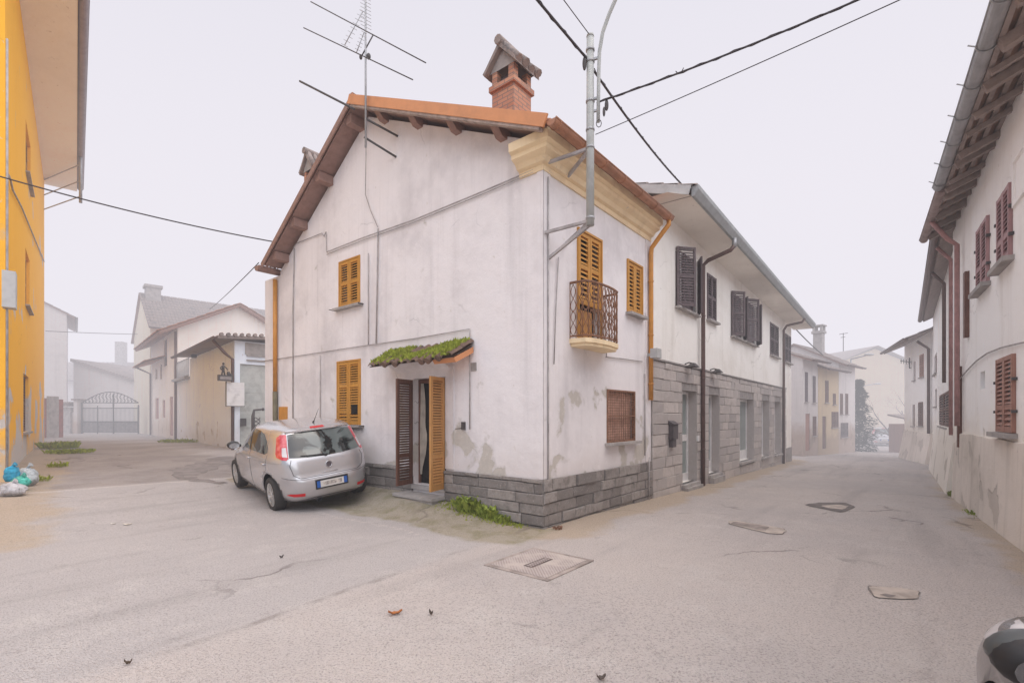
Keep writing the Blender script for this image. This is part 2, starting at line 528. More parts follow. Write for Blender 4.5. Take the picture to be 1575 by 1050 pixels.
def patch_mesh(name, pts, mat, lift=.006, kind='structure', label=None, cat=None, res=.15):
    """a thin sheet laid on the ground inside a polygon of world (x, y) points"""
    bm = bmesh.new()
    bm.faces.new([bm.verts.new((x, y, 0)) for x, y in pts])
    for ax in (0, 1):
        lo, hi = min(p[ax] for p in pts), max(p[ax] for p in pts)
        k = int((hi - lo) / res)
        for i in range(1, k + 1):
            co = [0, 0, 0]; co[ax] = lo + (hi - lo) * i / (k + 1)
            no = [0, 0, 0]; no[ax] = 1
            bmesh.ops.bisect_plane(bm, geom=bm.verts[:] + bm.edges[:] + bm.faces[:], plane_co=co, plane_no=no)
    for v in bm.verts:
        v.co.z = gz(v.co.x, v.co.y) + lift
    me = bpy.data.meshes.new(name); bm.to_mesh(me); bm.free()
    me.materials.append(mat)
    o = bpy.data.objects.new(name, me)
    COL.objects.link(o)
    tag(o, label, cat, kind=kind)
    return o
def on_ground(px, py):
    """ground point seen at a photo position"""
    d = ray(px, py)
    k = EYE / max(1e-3, -d.z)
    for _ in range(30):
        p = d * k
        k = (EYE - gz(p.x, p.y)) / -d.z
    p = d * k
    return p.x, p.y
# ------------------------------------------------------------------ shared materials
M = {}
M['white_plaster'] = m_plaster('aged_white_plaster', (.85, .805, .805), (.60, .56, .565), (.64, .585, .52), peel=.85, peel_h=(.8, 3.0), streak=.34, blot=.75, low=(.74, .675, .65), low_h=(.6, 1.2), thr=.55)
M['cream_plaster'] = m_plaster('cream_plaster', (.91, .87, .82), (.66, .60, .52), (.5, .45, .4), streak=.3, blot=.4)
M['soffit_cream'] = m_plaster('pale_soffit', (.86, .80, .72), (.70, .63, .56), (.5, .45, .4), streak=.1, blot=.6)
M['cornice'] = m_plaster('yellowed_cornice_plaster', (.90, .72, .47), (.68, .50, .31), (.5, .45, .4), streak=.4, blot=.6)
M['split_stone'] = m_stone('grey_split_stone', (.37, .33, .305), (.19, .17, .16), (.50, .45, .42))
M['mortar'] = m_plain('dark_mortar', (.14, .125, .12), .95)
M['clad_stone'] = m_stone('pale_stone_cladding', (.56, .50, .465), (.38, .345, .335), (.64, .58, .54), scale=22, dark=.75)
M['clad_mortar'] = m_plain('grey_mortar', (.34, .31, .295), .95)
M['orange_wood'] = m_wood('ochre_painted_wood', (.64, .31, .06), (.52, .235, .04), rough=.6, wear=(.36, .20, .10), wear_amt=.5)
M['faded_wood'] = m_wood('faded_ochre_wood', (.56, .28, .085), (.44, .20, .06), wear=(.30, .2, .12), wear_amt=.5)
M['brown_wood'] = m_wood('dark_brown_wood', (.17, .075, .05), (.11, .05, .035), wear=(.25, .15, .11), wear_amt=.4)
M['eave_wood'] = m_wood('stained_eave_wood', (.36, .215, .175), (.27, .16, .13), axis=(3, 3, 3), wear=(.22, .15, .13), wear_amt=.5)
M['orange_metal'] = m_plain('orange_flashing', (.70, .30, .13), .45, .12, spec=.4, scale=3, grime_amt=.15)
M['copper_gutter'] = m_plain('copper_brown_gutter', (.44, .20, .11), .42, .3, spec=.45, scale=4)
M['ochre_pipe'] = m_plain('ochre_painted_pipe', (.62, .27, .05), .4, .15, spec=.4)
M['brown_pipe'] = m_plain('dark_brown_pipe', (.13, .075, .065), .4, .2, spec=.4)
M['grey_metal'] = m_plain('galvanised_metal', (.42, .42, .43), .5, .2, metal=.5, scale=5)
M['conduit'] = m_plain('weathered_conduit', (.46, .42, .41), .8, .3)
M['dark_iron'] = m_plain('dark_iron', (.09, .08, .08), .6, .3)
M['rust'] = m_plain('rusty_iron', (.30, .15, .09), .8, .4, scale=20)
M['rust_panel'] = m_plain('rusted_mesh_panel', (.80, .50, .39), .8, .3, scale=8)
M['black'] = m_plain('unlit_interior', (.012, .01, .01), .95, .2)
M['tile'] = m_tile('old_clay_tiles', (.42, .20, .13), (.50, .27, .18), (.17, .15, .07), (.22, .17, .15))
M['grey_tile'] = m_tile('weathered_grey_tiles', (.28, .235, .22), (.35, .28, .25), (.16, .15, .09), (.18, .16, .155))
M['concrete'] = m_plain('bare_concrete', (.42, .385, .365), .92, .25, scale=4)
M['pole'] = m_plain('painted_steel_pole', (.47, .475, .455), .5, .18, scale=5, grime=(.25, .2, .13))
M['cable'] = m_plain('black_cable', (.06, .05, .055), .6, .2)
M['moss_blade'] = m_plain('bright_moss', (.38, .43, .06), .9, .5, scale=9, grime=(.24, .18, .07), grime_amt=.75)
M['leaf'] = m_plain('weed_leaf', (.30, .36, .06), .6, .4, scale=9, grime=(.40, .42, .06), grime_amt=.7)
M['white_frame'] = m_plain('white_painted_frame', (.78, .76, .75), .4, .08)
M['plastic_grey'] = m_plain('grey_plastic', (.5, .49, .48), .5, .1)
g = G('window_glass')
M['glass'] = g.done(g.mix(g.noise(1.2, 3), (.17, .20, .195), (.36, .41, .39)), .05, spec=.8)  # light greenish base colour imitates the reflection in the panes
g = G('chimney_brick')
xyz = g.xyz()
bt = g.n('ShaderNodeTexBrick')
g.put(bt.inputs['Vector'], g.comb(g.math('ADD', xyz[0], xyz[1]), xyz[2]))
for k, v in (('Color1', (.50, .22, .14, 1)), ('Color2', (.60, .31, .20, 1)), ('Mortar', (.27, .19, .16, 1))):
    bt.inputs[k].default_value = v
for k, v in (('Scale', 1.0), ('Mortar Size', .009), ('Brick Width', .25), ('Row Height', .075), ('Bias', -.1)):
    bt.inputs[k].default_value = v
M['brick'] = g.done(g.mix(g.step(g.noise(5, 5, .7), .5, .75), bt.outputs[0], (.30, .2, .17)), .9, g.bump(bt.outputs['Fac'], -.6, .01), spec=.2)

# ------------------------------------------------------------------ shared builders
def shutter(mb, B, a0, a1, z0, z1, n=0.0, t=.04, stile=.06, pitch=.05, rails=(.5,), solid=None):
    """one louvred leaf: stiles, rails and sloping slats"""
    mb.box(B, a0, a0 + stile, n, n + t, z0, z1)
    mb.box(B, a1 - stile, a1, n, n + t, z0, z1)
    hs = [0.0] + list(rails) + [1.0]
    rz = [(z0, z0 + stile * 1.4)] + [(z0 + (z1 - z0) * r_ - stile * .6, z0 + (z1 - z0) * r_ + stile * .6) for r_ in rails] + [(z1 - stile, z1)]
    for b, t_ in rz:
        mb.box(B, a0 + stile, a1 - stile, n + .003, n + t - .003, b, t_)
    for k in range(len(rz) - 1):
        b, e = rz[k][1], rz[k + 1][0]
        if solid and solid[0] <= k <= solid[1]:
            mb.box(B, a0 + stile, a1 - stile, n + .012, n + t - .014, b, e)
            continue
        c = max(2, int((e - b) / pitch))
        for i in range(c):
            z = b + (e - b) * (i + .15) / c
            h = (e - b) / c
            mb.prism(B, [(n + .004, z + h * .62), (n + .004, z + h * .62 + .009), (n + t - .004, z + .012), (n + t - .004, z)], a0 + stile, a1 - stile)
    return mb
def shutters(root, B, rc, mat, n=.0, t=.045, gap=.008, pitch=.05, rails=(.5,), back=True, solid=None, depth=.14):
    a0, a1, z0, z1 = rc
    m_ = (a0 + a1) / 2
    out = []
    for l, r in ((a0 + .004, m_ - gap / 2), (m_ + gap / 2, a1 - .004)):
        out.append(shutter(MB(), B, l, r, z0 + .005, z1 - .005, n, t, min(.06, (r - l) * .2), pitch, rails, solid).build('shutter', mat, root))
    if back:
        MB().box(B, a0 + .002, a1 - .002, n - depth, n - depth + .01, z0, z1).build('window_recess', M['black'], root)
    return out
def sill(root, B, a0, a1, z, n=.09, h=.05, mat=None, over=.08):
    return MB().box(B, a0 - over, a1 + over, -.02, n, z - h, z - .002).build('sill', mat or M['concrete'], root)
def stones(mb, B, a0, a1, z0, z1, course, lmin, lmax, holes=(), n0=.0, t=.05, jut=.018, joint=.012, seed=1):
    rnd = random.Random(seed)
    z = z0
    while z < z1 - .02:
        h = min(course * rnd.uniform(.92, 1.08), z1 - z)
        if z1 - z - h < course * .35:
            h = z1 - z
        a_ = a0 - rnd.uniform(0, lmax * .6)
        while a_ < a1:
            l = rnd.uniform(lmin, lmax)
            segs = [(max(a_, a0), min(a_ + l - joint, a1))]
            zz0, zz1 = z, z + h - joint
            for hl in holes:
                if hl[2] < zz1 - .01 and hl[3] > zz0 + .01:
                    ns = []
                    for s0, s1 in segs:
                        if hl[1] <= s0 or hl[0] >= s1:
                            ns.append((s0, s1))
                        else:
                            if hl[0] - s0 > .03: ns.append((s0, hl[0]))
                            if s1 - hl[1] > .03: ns.append((hl[1], s1))
                    segs = ns
            for s0, s1 in segs:
                if s1 - s0 > .03:
                    k = n0 + t + rnd.uniform(-jut, jut)
                    e = .006
                    # a block with chamfered face
                    jj = lambda: rnd.uniform(-.007, .007)
                    P = [B.p(s0, n0, zz0), B.p(s1, n0, zz0), B.p(s1, n0, zz1), B.p(s0, n0, zz1),
                         B.p(s0 + jj(), k - e, zz0 + jj()), B.p(s1 + jj(), k - e, zz0 + jj()), B.p(s1 + jj(), k - e, zz1 + jj()), B.p(s0 + jj(), k - e, zz1 + jj()),
                         B.p(s0 + e * 1.6 + jj(), k + jj(), zz0 + e * 1.6 + jj()), B.p(s1 - e * 1.6 + jj(), k + jj(), zz0 + e * 1.6 + jj()), B.p(s1 - e * 1.6 + jj(), k + jj(), zz1 - e * 1.6 + jj()), B.p(s0 + e * 1.6 + jj(), k + jj(), zz1 - e * 1.6 + jj())]
                    mb.add(P, [(0, 1, 5, 4), (1, 2, 6, 5), (2, 3, 7, 6), (3, 0, 4, 7), (4, 5, 9, 8), (5, 6, 10, 9), (6, 7, 11, 10), (7, 4, 8, 11), (8, 9, 10, 11)])
            a_ += l
        z += h
    return mb
def tiled(mb, P, a0, a1, b1, wave=.19, amp=.045, row=.36, lift=.022, jit=.008, seed=3):
    """rows of half-round tiles; P(a, b, h) gives the point a along the eave, b up the slope, h above it"""
    rnd = random.Random(seed)
    nc = max(2, int(round((a1 - a0) / wave)))
    w_ = (a1 - a0) / nc
    prof = [(0, .0), (.12, .45), (.28, .85), (.45, 1), (.62, .85), (.78, .45), (.9, .0)]
    nr = max(1, int(math.ceil(b1 / row)))
    for i in range(nr):
        b0_, b1_ = i * row, min(b1, (i + 1) * row + .04)
        for c in range(nc):
            o1, o2 = rnd.uniform(-jit, jit), rnd.uniform(-.025, .025) if i == 0 else 0
            lo, hi = [], []
            lo2 = []
            for u_, h_ in prof:
                a_ = a0 + (c + u_) * w_ + o1
                lo.append(P(a_, b0_ + o2 - .03, h_ * amp + lift + rnd.uniform(0, .004)))
                lo2.append(P(a_, b0_ + o2 - .03, h_ * amp + lift - .022))
                hi.append(P(a_, b1_, h_ * amp * .85 + .004))
            k = len(prof)
            mb.add(lo2 + lo + hi, [(q, q + 1, q + 1 + k, q + k) for q in range(k - 1)] + [(q + k, q + 1 + k, q + 1 + 2 * k, q + 2 * k) for q in range(k - 1)], True)
        mb.poly([P(a0, b0_, .004), P(a1, b0_, .004), P(a1, b1_, .002), P(a0, b1_, .002)])
    return mb
def gutter(mb, B, a0, a1, n, z, r, t=.008, seg=9):
    arc = [(n + r * math.cos(math.pi + math.pi * k / seg), z + r * math.sin(math.pi + math.pi * k / seg)) for k in range(seg + 1)]
    inn = [(n + (r - t) * math.cos(math.pi + math.pi * k / seg), z + (r - t) * math.sin(math.pi + math.pi * k / seg)) for k in range(seg, -1, -1)]
    mb.prism(B, arc + inn, a0, a1)
    for a_ in (a0, a1):
        mb.poly([B.p(a_, q[0], q[1]) for q in arc])
    mb.tube([B.p(a0, n + r, z), B.p(a1, n + r, z)], .014, 6)
    return mb
def sag(p, q, d, k=24):
    p, q = Vector(p), Vector(q)
    return [p.lerp(q, i / k) - UP * (d * 4 * (i / k) * (1 - i / k)) for i in range(k + 1)]

# ------------------------------------------------------------------ the corner house
H = Frame('corner_house', C0.x, C0.y, U2, 'white corner house with ochre shutters and peeling plaster at the fork of the streets', 'house')
ho = H.o
FR = Basis((1, 0, 0), (0, -1, 0))
GA = Basis((0, 1, 0), (-1, 0, 0))
W_H, L_H, D_H = 8.95, 3.84, 4.35          # gable width, street front, ridge position
def zr(y): return 5.72 + .47 * (y + .27)
ZA = zr(D_H)
def zl(y): return ZA - .65 * (y - D_H)
r_up = H.rect(GA, 523, 400, 553, 471)
r_lo = H.rect(GA, 520, 556, 554, 653)
r_dr = H.rect(GA, 637, 581, 686, 746)
r_bal = H.rect(FR, 889, 363, 923, 525)
r_bal = (r_bal[0], r_bal[1], 2.93, r_bal[3])
r_sm = H.rect(FR, 965, 407, 986, 484)
r_gr = H.rect(FR, 933, 600, 976, 679)
mb = MB()
mb.wall(GA, 0, W_H, -.5, 5.2, [(*r_up, .13), (*r_lo, .13), (*r_dr, .15)])
mb.poly([GA.p(0, 0, 5.2), GA.p(8.1, 0, 5.2), GA.p(8.1, 0, zl(8.1) - .15), GA.p(D_H, 0, ZA - .15), GA.p(0, 0, zr(0) - .15)])
mb.wall(FR, 0, L_H, -.5, zr(0) - .15, [(*r_bal, .16), (*r_sm, .13), (*r_gr, .12)])
mb.poly([(0, W_H, -.5), (L_H, W_H, -.5), (L_H, W_H, 5.2), (0, W_H, 5.2)])
mb.poly([(0, 8.1, 5.2), (L_H, 8.1, 5.2), (L_H, W_H, 5.2), (0, W_H, 5.2)])
mb.poly([(L_H, 0, -.5), (L_H, W_H, -.5), (L_H, W_H, 5.2), (L_H, 8.1, zl(8.1) - .15), (L_H, D_H, ZA - .15), (L_H, 0, zr(0) - .15)])
mb.build('wall', M['white_plaster'], ho, fix=False)
# raised plaster corner strips and door surround
mb = MB()
mb.box(FR, -.02, .17, -.01, .018, .72, 5.3)
mb.build('corner_strip', M['white_plaster'], ho)
mb = MB()
mb.box(GA, -.018, .10, -.01, .018, .72, 5.3)
mb.build('corner_strip', M['white_plaster'], ho)
mb = MB()
mb.box(FR, L_H - .24, L_H, -.01, .016, .72, 5.3)
mb.build('corner_strip', M['white_plaster'], ho)
mb = MB()
mb.box(GA, r_dr[1], r_dr[1] + .2, -.01, .02, .55, r_dr[3] + .18)
mb.box(GA, r_dr[0] - .2, r_dr[0], -.01, .02, .74, r_dr[3] + .18)
mb.box(GA, r_dr[0], r_dr[1], -.01, .02, r_dr[3] + .002, r_dr[3] + .18)
mb.build('door_surround', M['white_plaster'], ho)
# stone plinth
zp = .725
mb = MB()
mb.box(GA, -.02, r_dr[0] - .03, -.01, .02, -.5, zp - .02)
mb.box(GA, r_dr[1] + .03, 6.6, -.01, .02, -.5, zp - .02)
mb.box(FR, -.02, L_H - .002, -.01, .02, -.5, zp - .02)
plinth = mb.build('plinth', M['mortar'], ho)
mb = MB()
stones(mb, GA, -.05, r_dr[0] - .02, -.12, zp, .165, .28, .62, seed=4, n0=.015, t=.045)
mb.build('stone_facing', M['split_stone'], plinth)
mb = MB()
stones(mb, GA, r_dr[1] + .02, 6.6, -.02, zp - .01, .165, .28, .62, seed=5, n0=.015, t=.04)
mb.build('stone_facing', M['split_stone'], plinth)
mb = MB()
stones(mb, FR, -.05, L_H - .002, -.14, zp, .165, .28, .62, seed=6, n0=.015, t=.045)
mb.build('stone_facing', M['split_stone'], plinth)
# closed shutters of the gable
for rc, nm in ((r_up, 'upper'), (r_lo, 'lower')):
    mb = MB()
    a0, a1, z0, z1 = rc
    for q in ((a0 - .03, a0, z0, z1), (a1, a1 + .03, z0, z1), (a0 - .03, a1 + .03, z1, z1 + .03)):
        mb.box(GA, q[0], q[1], -.06, .022, q[2], q[3])
    mb.build('window_frame', M['orange_wood'], ho)
    sh = shutters(ho, GA, rc, M['orange_wood'], n=-.03, rails=(.52,) if nm == 'upper' else (.2, .62))
    sill(ho, GA, a0, a1, z0, n=.12, over=.13)
    for s_, a_ in ((-1, a0 - .14), (1, a1 + .14)):
        MB().tube([GA.p(a_, 0, z0 - .02), GA.p(a_, .12, z0 - .03), GA.p(a_ + s_ * .05, .15, z0 - .02)], .01, 5).build('shutter_catch', M['dark_iron'], ho)
# broken slats of the lower shutter
a0, a1, z0, z1 = r_lo
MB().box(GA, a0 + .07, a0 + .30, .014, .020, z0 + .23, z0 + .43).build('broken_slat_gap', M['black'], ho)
# the open door
a0, a1, z0, z1 = r_dr
mb = MB()
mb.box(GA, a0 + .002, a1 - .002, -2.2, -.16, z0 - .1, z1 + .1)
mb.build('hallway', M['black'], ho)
mb = MB()
mb.box(GA, a1 - .035, a1 - .003, -.145, -.10, z0, z1 - .01); mb.box(GA, a0 + .003, a0 + .1, -.145, -.10, z0, z1 - .01)
mb.box(GA, a0 + .1, a1 - .035, -.145, -.10, z1 - .08, z1 - .005)
mb.build('door_frame', M['brown_wood'], ho)
mb = MB()
pts, k = [], 14
ca0, ca1 = a1 - .36, a1 - .13
for i in range(k + 1):
    u_ = i / k
    zz = z1 - .02 - u_ * (z1 - z0 - .18)
    wdt = .10 * (.45 + .5 * math.sin(5 * u_) + .9 * sstep(.45, .62, u_) * (1 - sstep(.75, 1.0, u_))) + .02
    for j in range(7):
        v_ = j / 6
        pts.append(GA.p(a1 - .035 - wdt * v_, -.13 + .02 * math.sin(v_ * 16 + u_ * 2), zz))
mb.add(pts, [(i * 7 + j, i * 7 + j + 1, i * 7 + j + 8, i * 7 + j + 7) for i in range(k) for j in range(6)], True)
mb.build('torn_curtain', m_plain('yellowed_cloth', (.50, .43, .36), .95, .3), ho, fix=False)
for zz, s_ in ((z0 + .72, 1), (z0 + 1.12, -1), (z0 + 1.5, 1)):
    MB().tube([GA.p(a1 + .004, -.01 - .014 * i, zz + s_ * .02 * math.sin(i)) for i in range(9)], .006, 5).build('loose_wire', M['dark_iron'], ho)
hw = (a1 - a0) / 2
Bl = GA.turn(a1, .03, R(-79))       # far leaf, dark inner face towards us
Br = GA.turn(a0, .03, R(105))
mbl = MB(); shutter(mbl, Basis(-Bl.A, Bl.N, Bl.O), .0, hw, z0 - .0, z1 - .02, 0, .035, .065, .045, rails=(.28,), solid=None)
lf = mbl.build('shutter', M['brown_wood'], ho); lf['label'] = 'dark brown door shutter swung open'
mbr = MB(); shutter(mbr, Br, .0, hw, z0 - .02, z1 - .02, -.035, .035, .065, .045, rails=(.3,))
rf = mbr.build('shutter', M['faded_wood'], ho); rf['label'] = 'faded ochre door shutter swung open'
mb = MB()
mb.box(GA, a0 - .02, a1 + .02, -.42, .05, z0 - .09, z0 - .01)
mb.box(GA, a0 - .0, a1 + .12, -.02, .34, z0 - .42, z0 - .20)
mb.box(GA, a0 - .04, a1 + .16, -.02, .37, z0 - .20, z0 - .145)
mb.build('doorstep', M['concrete'], ho)
# mossy canopy over the door
cy0, cy1 = 1.40, 3.62
def can(a_, b, h):
    u_ = b / .58
    bend = .035 * math.sin(a_ * 2.1) - .05 * sstep(2.6, 3.6, a_)
    return GA.p(a_, .50 - b * .87, 2.60 + .30 * u_ + h + bend * (1 - u_))
mb = MB()
tiled(mb, can, cy0, cy1, .56, wave=.21, amp=.06, row=.3, jit=.02, seed=8)
rnd = random.Random(77)
for i in range(11):
    a_ = cy0 + .11 + i * (cy1 - cy0 - .2) / 10 + rnd.uniform(-.06, .06)
    if rnd.random() < .5: continue
    mb.tube([can(a_, -.05 - rnd.uniform(0, .05), .02), can(a_, .14, .045)], [.06, .05], 9)
P = [can(cy0, 0, -.03), can(cy1, 0, -.03), can(cy1, .56, -.03), can(cy0, .56, -.03)]
mb.poly(P)
canopy = mb.build('door_canopy', m_tile('mossed_canopy_tiles', (.16, .115, .095), (.23, .14, .10), (.10, .10, .04), (.09, .075, .07)), ho, fix=False)
mb = MB()
mb.add([GA.p(cy0 - .01, .42, 2.51), GA.p(cy0 - .01, .02, 2.70), GA.p(cy0 - .01, .02, 2.80), GA.p(cy0 - .01, .47, 2.58),
        GA.p(cy0 + .5, .42, 2.51), GA.p(cy0 + .5, .02, 2.70), GA.p(cy0 + .5, .02, 2.80), GA.p(cy0 + .5, .47, 2.58)],
       [(0, 1, 2, 3), (4, 5, 6, 7), (0, 1, 5, 4), (0, 3, 7, 4)])
mb.build('clay_slab', M['orange_metal'], canopy)
mb = MB()
mb.prism(GA, [(.0, 2.46), (.0, 2.80), (.30, 2.64), (.12, 2.55)], cy0 + .55, cy1 - .2)
mb.build('plaster_haunch', M['white_plaster'], canopy)
mb = MB(); rnd = random.Random(5)
for i in range(6500):
    a_ = rnd.uniform(cy0 + .05, cy1 - .06)
    b = rnd.uniform(-.04, .52)
    den = pnoise(Vector((a_ * 2.2, b * 4, 1.5))) + .44
    if den < rnd.random() * .5: continue
    p = can(a_, b, rnd.uniform(.03, .065))
    h = rnd.uniform(.015, .045) * (1 + den)
    an = rnd.uniform(0, 6.28)
    d = Vector((math.cos(an), math.sin(an), 0)) * rnd.uniform(.012, .03)
    tip = p + Vector((rnd.uniform(-.03, .03), rnd.uniform(-.03, .03), h))
    if b < .0 and rnd.random() < .5: continue
    mb.add([p - d, p + d, tip], [(0, 1, 2)])
mo = mb.build('moss', M['moss_blade'], canopy, fix=False); mo['kind'] = 'stuff'
# street front: upper shutters, balcony door, grille window
for rc in (r_sm, r_bal):
    mb = MB()
    a0, a1, z0, z1 = rc
    for q in ((a0 - .035, a0, z0, z1), (a1, a1 + .035, z0, z1), (a0 - .035, a1 + .035, z1, z1 + .035)):
        mb.box(FR, q[0], q[1], -.06, .035, q[2], q[3])
    mb.build('window_frame', M['orange_wood'], ho)
shutters(ho, FR, r_sm, M['orange_wood'], n=-.03, pitch=.075, rails=())
sill(ho, FR, r_sm[0], r_sm[1], r_sm[2], n=.13)
a0, a1, z0, z1 = r_bal
shutters(ho, FR, (a0, a1, 3.5, z1), M['orange_wood'], n=-.03, pitch=.075, rails=(.52,), back=False)
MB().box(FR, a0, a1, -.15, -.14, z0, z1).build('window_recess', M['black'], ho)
mb = MB()
mb.box(FR, a0 + .16, a1 - .2, -.1, -.05, z0, 3.42); mb.box(FR, a0 + .24, a1 - .28, -.05, -.04, z0 + .1, 3.3)
mb.build('balcony_door', M['faded_wood'], ho)
plan = [(.74, .0), (.76, .27), (.88, .33), (1.1, .36), (1.32, .37), (1.55, .355), (1.74, .32), (1.84, .25), (1.85, .0)]
zb, zt = 2.83, 3.76
mb = MB()
k = len(plan)
for (za, zc, s_) in ((zb - .02, zb + .05, 1.0), (zb - .07, zb - .02, .94)):
    P = [FR.p(1.3 + (a_ - 1.3) * (1.03 if s_ == 1 else .96), n_ * 1.04 * s_, z_) for z_ in (za, zc) for a_, n_ in plan]
    mb.add(P, [tuple(range(k)), tuple(range(k, 2 * k))] + [(i, (i + 1) % k, (i + 1) % k + k, i + k) for i in range(k)])
bal = mb.build('balcony', M['cornice'], ho)
mb = MB()
for z_ in (zb + .09, zt):
    mb.tube([FR.p(a_, n_, z_) for a_, n_ in plan], .013, 6)
mb.tube([FR.p(a_, n_, zt + .012) for a_, n_ in plan], .016, 6)
def along(t_):
    L = [0]
    for i in range(k - 1):
        L.append(L[-1] + math.hypot(plan[i + 1][0] - plan[i][0], plan[i + 1][1] - plan[i][1]))
    s_ = t_ * L[-1]
    for i in range(k - 1):
        if s_ <= L[i + 1] + 1e-6:
            u_ = (s_ - L[i]) / (L[i + 1] - L[i])
            return plan[i][0] + (plan[i + 1][0] - plan[i][0]) * u_, plan[i][1] + (plan[i + 1][1] - plan[i][1]) * u_
    return plan[-1]
N_ = 15
for i in range(N_ + 1):
    a_, n_ = along(i / N_)
    mb.tube([FR.p(a_, n_, zb), FR.p(a_, n_, zt)], .011 if i % 5 == 0 else .007, 5)
for i in range(N_):
    for sgn in (0, 1):
        for (c0, c1) in ((zb + .09, zb + .5), (zb + .46, zt - .02)):
            pts = []
            for q in range(13):
                u_ = q / 12
                tt = (i + (.5 + .46 * math.sin(u_ * math.pi * 2) * (1 if sgn else -1) * (1 - .3 * u_))) / N_
                a_, n_ = along(max(0, min(1, tt)))
                pts.append(FR.p(a_, n_ + .004, c0 + (c1 - c0) * u_))
            mb.tube(pts, .006, 5)
mb.build('railing', M['rust'], bal)
a0, a1, z0, z1 = r_gr
MB().box(FR, a0 + .002, a1 - .002, -.12, -.09, z0, z1).build('window_board', M['rust_panel'], ho)
mb = MB()
for q in ((a0, a0 + .03), (a1 - .03, a1)):
    mb.box(FR, q[0], q[1], -.05, .02, z0, z1)
for q in ((z0, z0 + .03), (z1 - .03, z1), ((z0 + z1) / 2 - .01, (z0 + z1) / 2 + .015)):
    mb.box(FR, a0 + .03, a1 - .03, -.045, .016, q[0], q[1])
nn = 15
for i in range(1, nn):
    a_ = a0 + (a1 - a0) * i / nn
    mb.tube([FR.p(a_, -.01, z0), FR.p(a_, -.01, z1)], .005, 4)
for i in range(1, 20):
    z_ = z0 + (z1 - z0) * i / 20
    mb.tube([FR.p(a0, -.004, z_), FR.p(a1, -.004, z_)], .005, 4)
mb.build('window_grille', M['rust'], ho)
sill(ho, FR, a0, a1, z0, n=.13, over=.07)
# moulded cornice turning the corner
prof = [(.0, 5.27), (.03, 5.27), (.035, 5.35), (.09, 5.37), (.13, 5.43), (.22, 5.47), (.225, 5.53), (.285, 5.56), (.29, 5.685), (.0, 5.685)]
mb = MB(); kk = len(prof)
P = [(-n_, .42, z_) for n_, z_ in prof] + [(-n_, -n_, z_) for n_, z_ in prof] + [(L_H - .02, -n_, z_) for n_, z_ in prof]
mb.add(P, [(s_ * kk + i, s_ * kk + (i + 1) % kk, (s_ + 1) * kk + (i + 1) % kk, (s_ + 1) * kk + i) for s_ in (0, 1) for i in range(kk)] + [tuple(range(kk)), tuple(range(2 * kk, 3 * kk))])
mb.build('cornice', M['cornice'], ho)
# roof
OV = -.38
slR, slL = math.atan(.47), math.atan(.65)
def pr(a_, b, h): return Vector((a_, -.33 + b * math.cos(slR) - h * math.sin(slR), zr(-.33) + b * math.sin(slR) + h * math.cos(slR)))
def pl(a_, b, h): return Vector((a_, 8.2 - b * math.cos(slL) + h * math.sin(slL), zl(8.2) + b * math.sin(slL) + h * math.cos(slL)))
mb = MB()
tiled(mb, pr, OV - .02, L_H + .05, (D_H + .33) / math.cos(slR), seed=2)
tiled(mb, pl, OV - .02, L_H + .05, (8.2 - D_H) / math.cos(slL), seed=7)
for c in range(int((L_H - OV) / .38)):
    x0 = OV + c * .385
    mb.tube([(x0 - .02, D_H, ZA + .035), (x0 + .4, D_H, ZA + .02)], [.105, .09], 10)
roof = mb.build('roof', M['tile'], ho, fix=False)
mb = MB()
for (fn, n_) in ((pr, (D_H + .33) / math.cos(slR)), (pl, (8.2 - D_H) / math.cos(slL))):
    P = [fn(a_, b, h) for h in (-.05, -.012) for a_, b in ((OV + .02, .05), (L_H, .05), (L_H, n_), (OV + .02, n_))]
    mb.add(P, [(0, 1, 2, 3), (4, 5, 6, 7), (0, 1, 5, 4), (3, 2, 6, 7), (0, 3, 7, 4)])
mb.build('soffit_boards', M['eave_wood'], roof)
for y_ in (.75, 1.75, 2.75, 3.75):
    z_ = zr(y_) - .06
    MB().add([(OV + .06, y_ - .08, z_), (.1, y_ - .08, z_), (.1, y_ + .08, z_ + .075), (OV + .06, y_ + .08, z_ + .075),
              (OV + .26, y_ - .07, z_ - .16), (.1, y_ - .07, z_ - .18), (.1, y_ + .07, z_ - .18), (OV + .26, y_ + .07, z_ - .16)],
             [(0, 1, 2, 3), (4, 5, 6, 7), (0, 1, 5, 4), (3, 2, 6, 7), (0, 3, 7, 4)]).build('purlin', M['eave_wood'], roof)
for y_ in (4.55, 5.75, 6.85, 7.75):
    z_ = zl(y_) - .07
    MB().box(WORLD, OV + .05, .1, y_ - .09, y_ + .09, z_ - .17, z_ + .02).build('purlin', M['eave_wood'], roof)
mb = MB()
def board(fn, b0, b1, h0, h1, a0, a1):
    P = [fn(a_, b, h) for a_ in (a0, a1) for h in (h0, h1) for b in (b0, b1)]
    mb.add(P, [(0, 1, 3, 2), (4, 5, 7, 6), (0, 1, 5, 4), (2, 3, 7, 6), (0, 2, 6, 4), (1, 3, 7, 5)])
board(pr, -.02, (D_H + .33) / math.cos(slR) + .06, -.09, .085, OV - .055, OV - .025)
mb.build('verge_flashing', M['orange_metal'], roof)
mb = MB()
board(pl, -.02, (8.2 - D_H) / math.cos(slL) - .02, -.075, .045, OV - .05, OV - .024)
mb.build('verge_board', M['eave_wood'], roof)
mb = MB()
board(pr, 0.05, (D_H + .33) / math.cos(slR) - .05, -.13, -.09, OV - .04, OV + .05)
mb.build('verge_batten', m_plain('weathered_batten', (.46, .36, .31), .9, .35, scale=9), roof)
mb = MB(); gutter(mb, FR, OV - .02, L_H + .02, .42, 5.68, .085)
